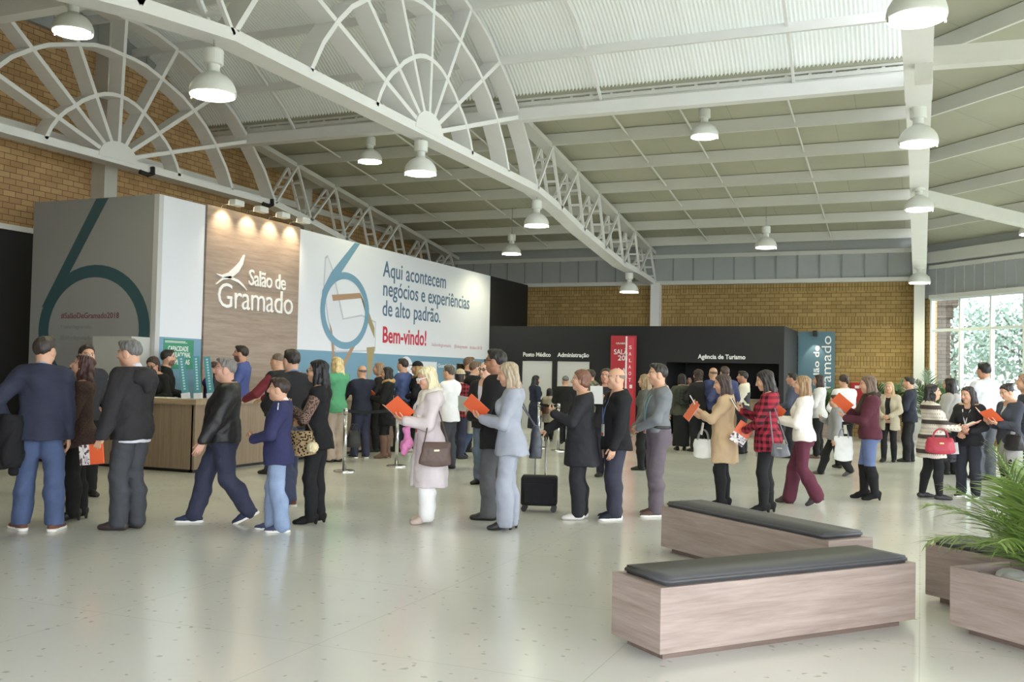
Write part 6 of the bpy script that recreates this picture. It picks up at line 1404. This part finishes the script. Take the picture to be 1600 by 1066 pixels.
person('person in olive jacket with dark hair seen from behind at the agency', -4.81, 21.05, 12, 1.66, sex='f', hair='bob', hc=(40, 34, 34), top=dict(n='jacket', c=(74, 76, 60), z=.46, t=.024), legs=dict(kind='skirt', c=(30, 30, 33), z=.06, flare=.01), shoe=BS, R_='phone', L_='hang', extras=[handbag('dark green backpack on the olive jacket', (0, -.11, .70), (.28, .14, .34), (50, 54, 46), 'blotch', strap='shoulder', shoulder=0, name='backpack')])
person('clerk with dark hair in the dark agency recess, behind the olive jacket', -6.17, 27.90, 185, 1.62, sex='f', hair='bun', hc=(34, 30, 30), top=dict(n='jacket', c=(30, 30, 34)), legs=BK, shoe=BS, L_='waist', R_='waist')
person('clerk with dark hair in the agency recess near its right end', -3.81, 28.00, 185, 1.60, hc=(34, 30, 30), skin=(150, 108, 88), top=dict(n='jacket', c=(34, 34, 38)), legs=BK, shoe=BS, L_='waist', R_='waist')
# --- before the doors
person('person with white sheet and bead necklace behind the balding person', -4.58, 14.77, 165, 1.70, sex='f', hair='longback', hc=(60, 44, 38), skin=(200, 150, 128), top=dict(n='jacket', c=(46, 46, 56), z=.45, t=.02), legs=dict(c=(44, 46, 66)), shoe=BS, L_='chest', R_='chest', extras=[slab('paper', 'white sheet held up by the person behind the balding person', 'paper', (.2, .28, .004), (234, 236, 242), hand=0, off=(.0, .05, .05), d=(0, .1, 1), n=(0, -1, .1))])
person('light-brown haired person behind the grey shirt, mostly hidden', -4.32, 16.17, 70, 1.62, sex='f', hair='longback', hc=(150, 128, 98), top=dict(n='jacket', c=(84, 86, 80), z=.46), legs=BK, shoe=BS)
person('person in olive camouflage jacket looking left before the red banner', -6.52, 19.93, 62, 1.71, hc=(56, 48, 44), skin=(186, 142, 116), top=dict(n='jacket', c=(110, 104, 78), p='blotch', z=.47, t=.022), legs=dict(c=(50, 50, 48)), shoe=BS, L_='waist', R_='hang')
person('person in grey beanie and black jacket seen from behind at the second door', -7.56, 21.22, 8, 1.55, hair='crop', hc=(60, 56, 54), fat=1.15, top=dict(n='jacket', c=(30, 30, 33), z=.45, t=.03, high=1), legs=BK, shoe=BS, L_='waist', R_='waist', extras=[hat((110, 110, 116))])
person('child in beige coat with dark hair seen from behind near the far barrier', -8.16, 21.78, 5, 1.26, sex='f', hair='bob', hc=(38, 34, 36), top=dict(n='coat', c=(176, 166, 144), z=.36, t=.022, flare=.03), legs=BK, shoe=((90, 76, 66), None), L_='hang', R_='hang')
person('person with long dark hair in dark blue dress facing right before the first door', -8.43, 21.55, -62, 1.56, sex='f', hair='longback', hc=(34, 30, 34), top=dict(n='dress', c=(40, 44, 66), z=.2, t=.014, flare=.01), legs=BT, shoe=BS, L_='waist', R_='hang', extras=[handbag('brown handbag before the dark blue dress at the first door', (.1, .12, .50), (.26, .1, .24), (110, 74, 54), strap='arm', shoulder=0)])
# --- middle group behind the pink cardigan
person('bald person with glasses in black blazer and pale shirt facing the camera', -5.75, 12.75, 148, 1.75, hair='bald', hc=(170, 160, 150), skin=(216, 174, 152), shirt=dict(c=(206, 196, 214)), top=dict(n='blazer', c=(34, 34, 40), z=.46, t=.02, v=(.05, .5)), legs=dict(c=(84, 100, 124), p='denim', hem=.01), shoe=BS, R_='readlow', L_='hang', extras=[glasses(), slab('magazine', 'silver magazine held by the bald person with glasses', 'magazine', (.21, .28, .008), (176, 176, 172), hand=0, off=(0, .06, .04), d=(-.3, .5, .7), n=(.2, -.7, .5))])
person('brown-haired person in dark suit facing right beside the wood niche', -7.71, 16.55, -60, 1.81, hc=(96, 74, 60), shirt=dict(c=(196, 206, 226)), top=dict(n='suit_jacket', c=(30, 31, 38), z=.45, t=.02, v=(.04, .64)), legs=dict(c=(62, 84, 128), p='denim'), shoe=((40, 42, 60), WH), step=.4, L_='hang', R_='hang', extras=[glasses((36, 32, 32))])
person('person in brown hair further behind, facing right into the niche', -8.44, 17.83, -76, 1.90, hc=(104, 80, 62), top=dict(n='jacket', c=(40, 40, 46), z=.46), legs=BK, shoe=BS)
person('person in cream beanie and red plaid shirt with a plastic bag', -7.87, 16.27, -40, 1.64, sex='f', hair='bob', hc=(44, 36, 34), top=dict(n='shirt', c=(168, 40, 52), p='plaid', z=.46, t=.02), legs=DJ, shoe=BS, R_='readlow', L_='hang', extras=[hat((196, 178, 140), 'beanie', (216, 196, 160)), handbag('pale plastic bag held by the person in the cream beanie', (.1, .1, .40), (.34, .14, .38), (186, 184, 170), '', strap='hand')])
person('person in white shirt behind the blonde hair of the pink cardigan', -7.17, 14.45, 58, 1.70, hc=(86, 80, 72), fat=1.1, top=dict(n='shirt', c=(230, 230, 236), z=.46, t=.014), legs=dict(c=(60, 62, 72)), shoe=BS, L_='waist', R_='waist')
# --- along the counter
person('person in dark cap with long blonde hair and dark gold-trimmed dress', -9.25, 17.20, 86, 1.78, sex='f', hair='longback', hc=(176, 144, 94), top=dict(n='dress', c=(28, 28, 36), z=.34, t=.014), legs=BT, shoe=((190, 186, 184), None), L_='waist', R_='waist', extras=[hat((28, 30, 40), 'cap'), scarf((170, 130, 70), 'tweed')])
person('person in blue shirt and dark trousers facing the counter', -9.48, 17.02, 58, 1.84, hc=(50, 40, 38), top=dict(n='shirt', c=(66, 84, 140), z=.54, t=.012), legs=dict(c=(40, 40, 48)), shoe=BS, R_='counter', L_='counter')
person('person in black dress and brown boots holding a brochure at the counter', -9.01, 15.60, 80, 1.66, sex='f', hair='longback', hc=(30, 27, 28), top=dict(n='dress', c=(28, 27, 30), z=.36, t=.016, flare=.02), legs=BT, shoe=((120, 86, 70), None, .9, .02), R_='read', L_='read', extras=[booklet('open orange brochure held by the person in the black dress at the counter', off=(0, .05, .03), n=(.3, -.7, .6)), scarf((196, 150, 90), 'tweed')])
person('light-brown haired person behind the black dress at the counter', -9.86, 16.74, 84, 1.75, sex='f', hair='bob', hc=(150, 122, 96), top=dict(n='jacket', c=(40, 36, 38), z=.46), legs=BK, shoe=BS, L_='phone', R_='waist')
person('bald person in navy sweater and jeans leaning on the counter', -9.38, 15.32, 24, 1.68, hair='bald', hc=(110, 96, 88), fat=1.1, top=dict(n='sweater', c=(38, 42, 62), z=.48, t=.016), legs=DJ, shoe=((50, 52, 70), WH), wide=.06, L_='counter', R_='counter')
person('curly blonde person in green jacket at the counter', -9.34, 14.42, 42, 1.81, sex='f', hair='wavy', hc=(212, 188, 140), top=dict(n='jacket', c=(72, 160, 110), z=.47, t=.016), legs=dict(c=(178, 158, 142), hem=.02), shoe=BS, L_='counter', R_='counter', extras=[handbag('black bag standing low beside the person in green', (.12, -.13, .22), (.26, .16, .3), (30, 29, 32), strap='hand')])
person('person in black shirt with brown shoes behind the child, back turned', -6.84, 9.60, 34, 1.81, hc=(46, 40, 38), fat=1.14, shirt=dict(c=(90, 130, 190), z=.5), top=dict(n='sweater', c=(38, 38, 42), z=.49, t=.014, nk=1.25), legs=dict(c=(58, 68, 106), p='denim', hem=.01), shoe=((122, 58, 50), WH), step=.3, L_='waist', R_='waist')
person('person in black vest with red sleeves leaning on the counter', -8.97, 12.24, 52, 1.82, hair='crop', hc=(110, 96, 86), fat=1.05, top=dict(n='vest', c=(34, 36, 44), z=.48, t=.022, slc=((132, 40, 54), '')), legs=dict(c=(52, 60, 92), p='denim'), shoe=BS, L_='counter', R_='counter')
# --- staff behind the counter
person('clerk in blue shirt with lanyard behind the counter facing left', -10.84, 13.75, 78, 1.97, hc=(46, 36, 32), skin=(196, 146, 122), beard=(90, 66, 56), top=dict(n='shirt', c=(70, 86, 158), z=.5, t=.012, collar=1), legs=BK, shoe=BS, L_='waist', R_='waist', extras=[lanyard((220, 222, 230), .62)])
person('clerk in purple jacket with glasses behind the teal cards', -10.99, 13.20, -118, 1.68, sex='f', hair='bun', hc=(70, 46, 42), top=dict(n='jacket', c=(66, 44, 120), z=.47, t=.018, v=(.05, .66)), shirt=dict(c=(220, 206, 200)), legs=BK, shoe=BS, L_='counter', R_='counter', extras=[glasses()])
person('clerk with short dark hair in profile to the right under the green notice', -11.62, 12.78, -84, 1.86, hc=(34, 30, 30), beard=(110, 80, 68), top=dict(n='sweater', c=(30, 29, 31), z=.47, t=.018), shirt=dict(c=(120, 40, 50)), legs=BK, shoe=BS, L_='waist', R_='waist')
person('clerk with glasses and dark bob looking down at the counter left of the notice', -11.48, 12.36, 150, 1.75, sex='f', hair='bob', hc=(66, 50, 46), pitch=28, top=dict(n='jacket', c=(28, 28, 31), z=.47, t=.02), legs=BK, shoe=BS, L_='waist', R_='waist', extras=[glasses()])

# suitcase
sc_ = thing('suitcase', 'black cabin suitcase on four wheels with a raised steel handle', 'suitcase', (-4.08, 10.62, 0), R(18))
m_sc = cloth((34, 34, 38))
bm = BM(); box(bm, (-.21, -.12, .07), (.21, .12, .41), bevel=.03); build('body', bm, m_sc, sc_)
bm = BM(); box(bm, (-.17, -.145, .1), (.17, -.115, .33), bevel=.012); build('front_pocket', bm, m_sc, sc_)
for sx in (-1, 1):
    for sy in (-1, 1):
        bm = BM(); lathe(bm, [(.034, -.012), (.034, .012)], 14, Matrix.Translation((sx*.17, sy*.09, .034)) @ Matrix.Rotation(R(90), 4, 'X')); wh = build('wheel', bm, M_dark, sc_)
        bm = BM(); box(bm, (sx*.17-.02, sy*.09-.018, .05), (sx*.17+.02, sy*.09+.018, .085)); build('wheel_housing', bm, M_dark, wh)
bm = BM()
for sx in (-.06, .06): tube(bm, [(sx, .1, .38), (sx, .1, .86)], .0085, 8)
build('handle_tubes', bm, M_chrome, sc_)
bm = BM(); tube(bm, [(-.085, .1, .86), (-.05, .1, .875), (.05, .1, .875), (.085, .1, .86)], .014, 8); build('grip', bm, M_dark, sc_)
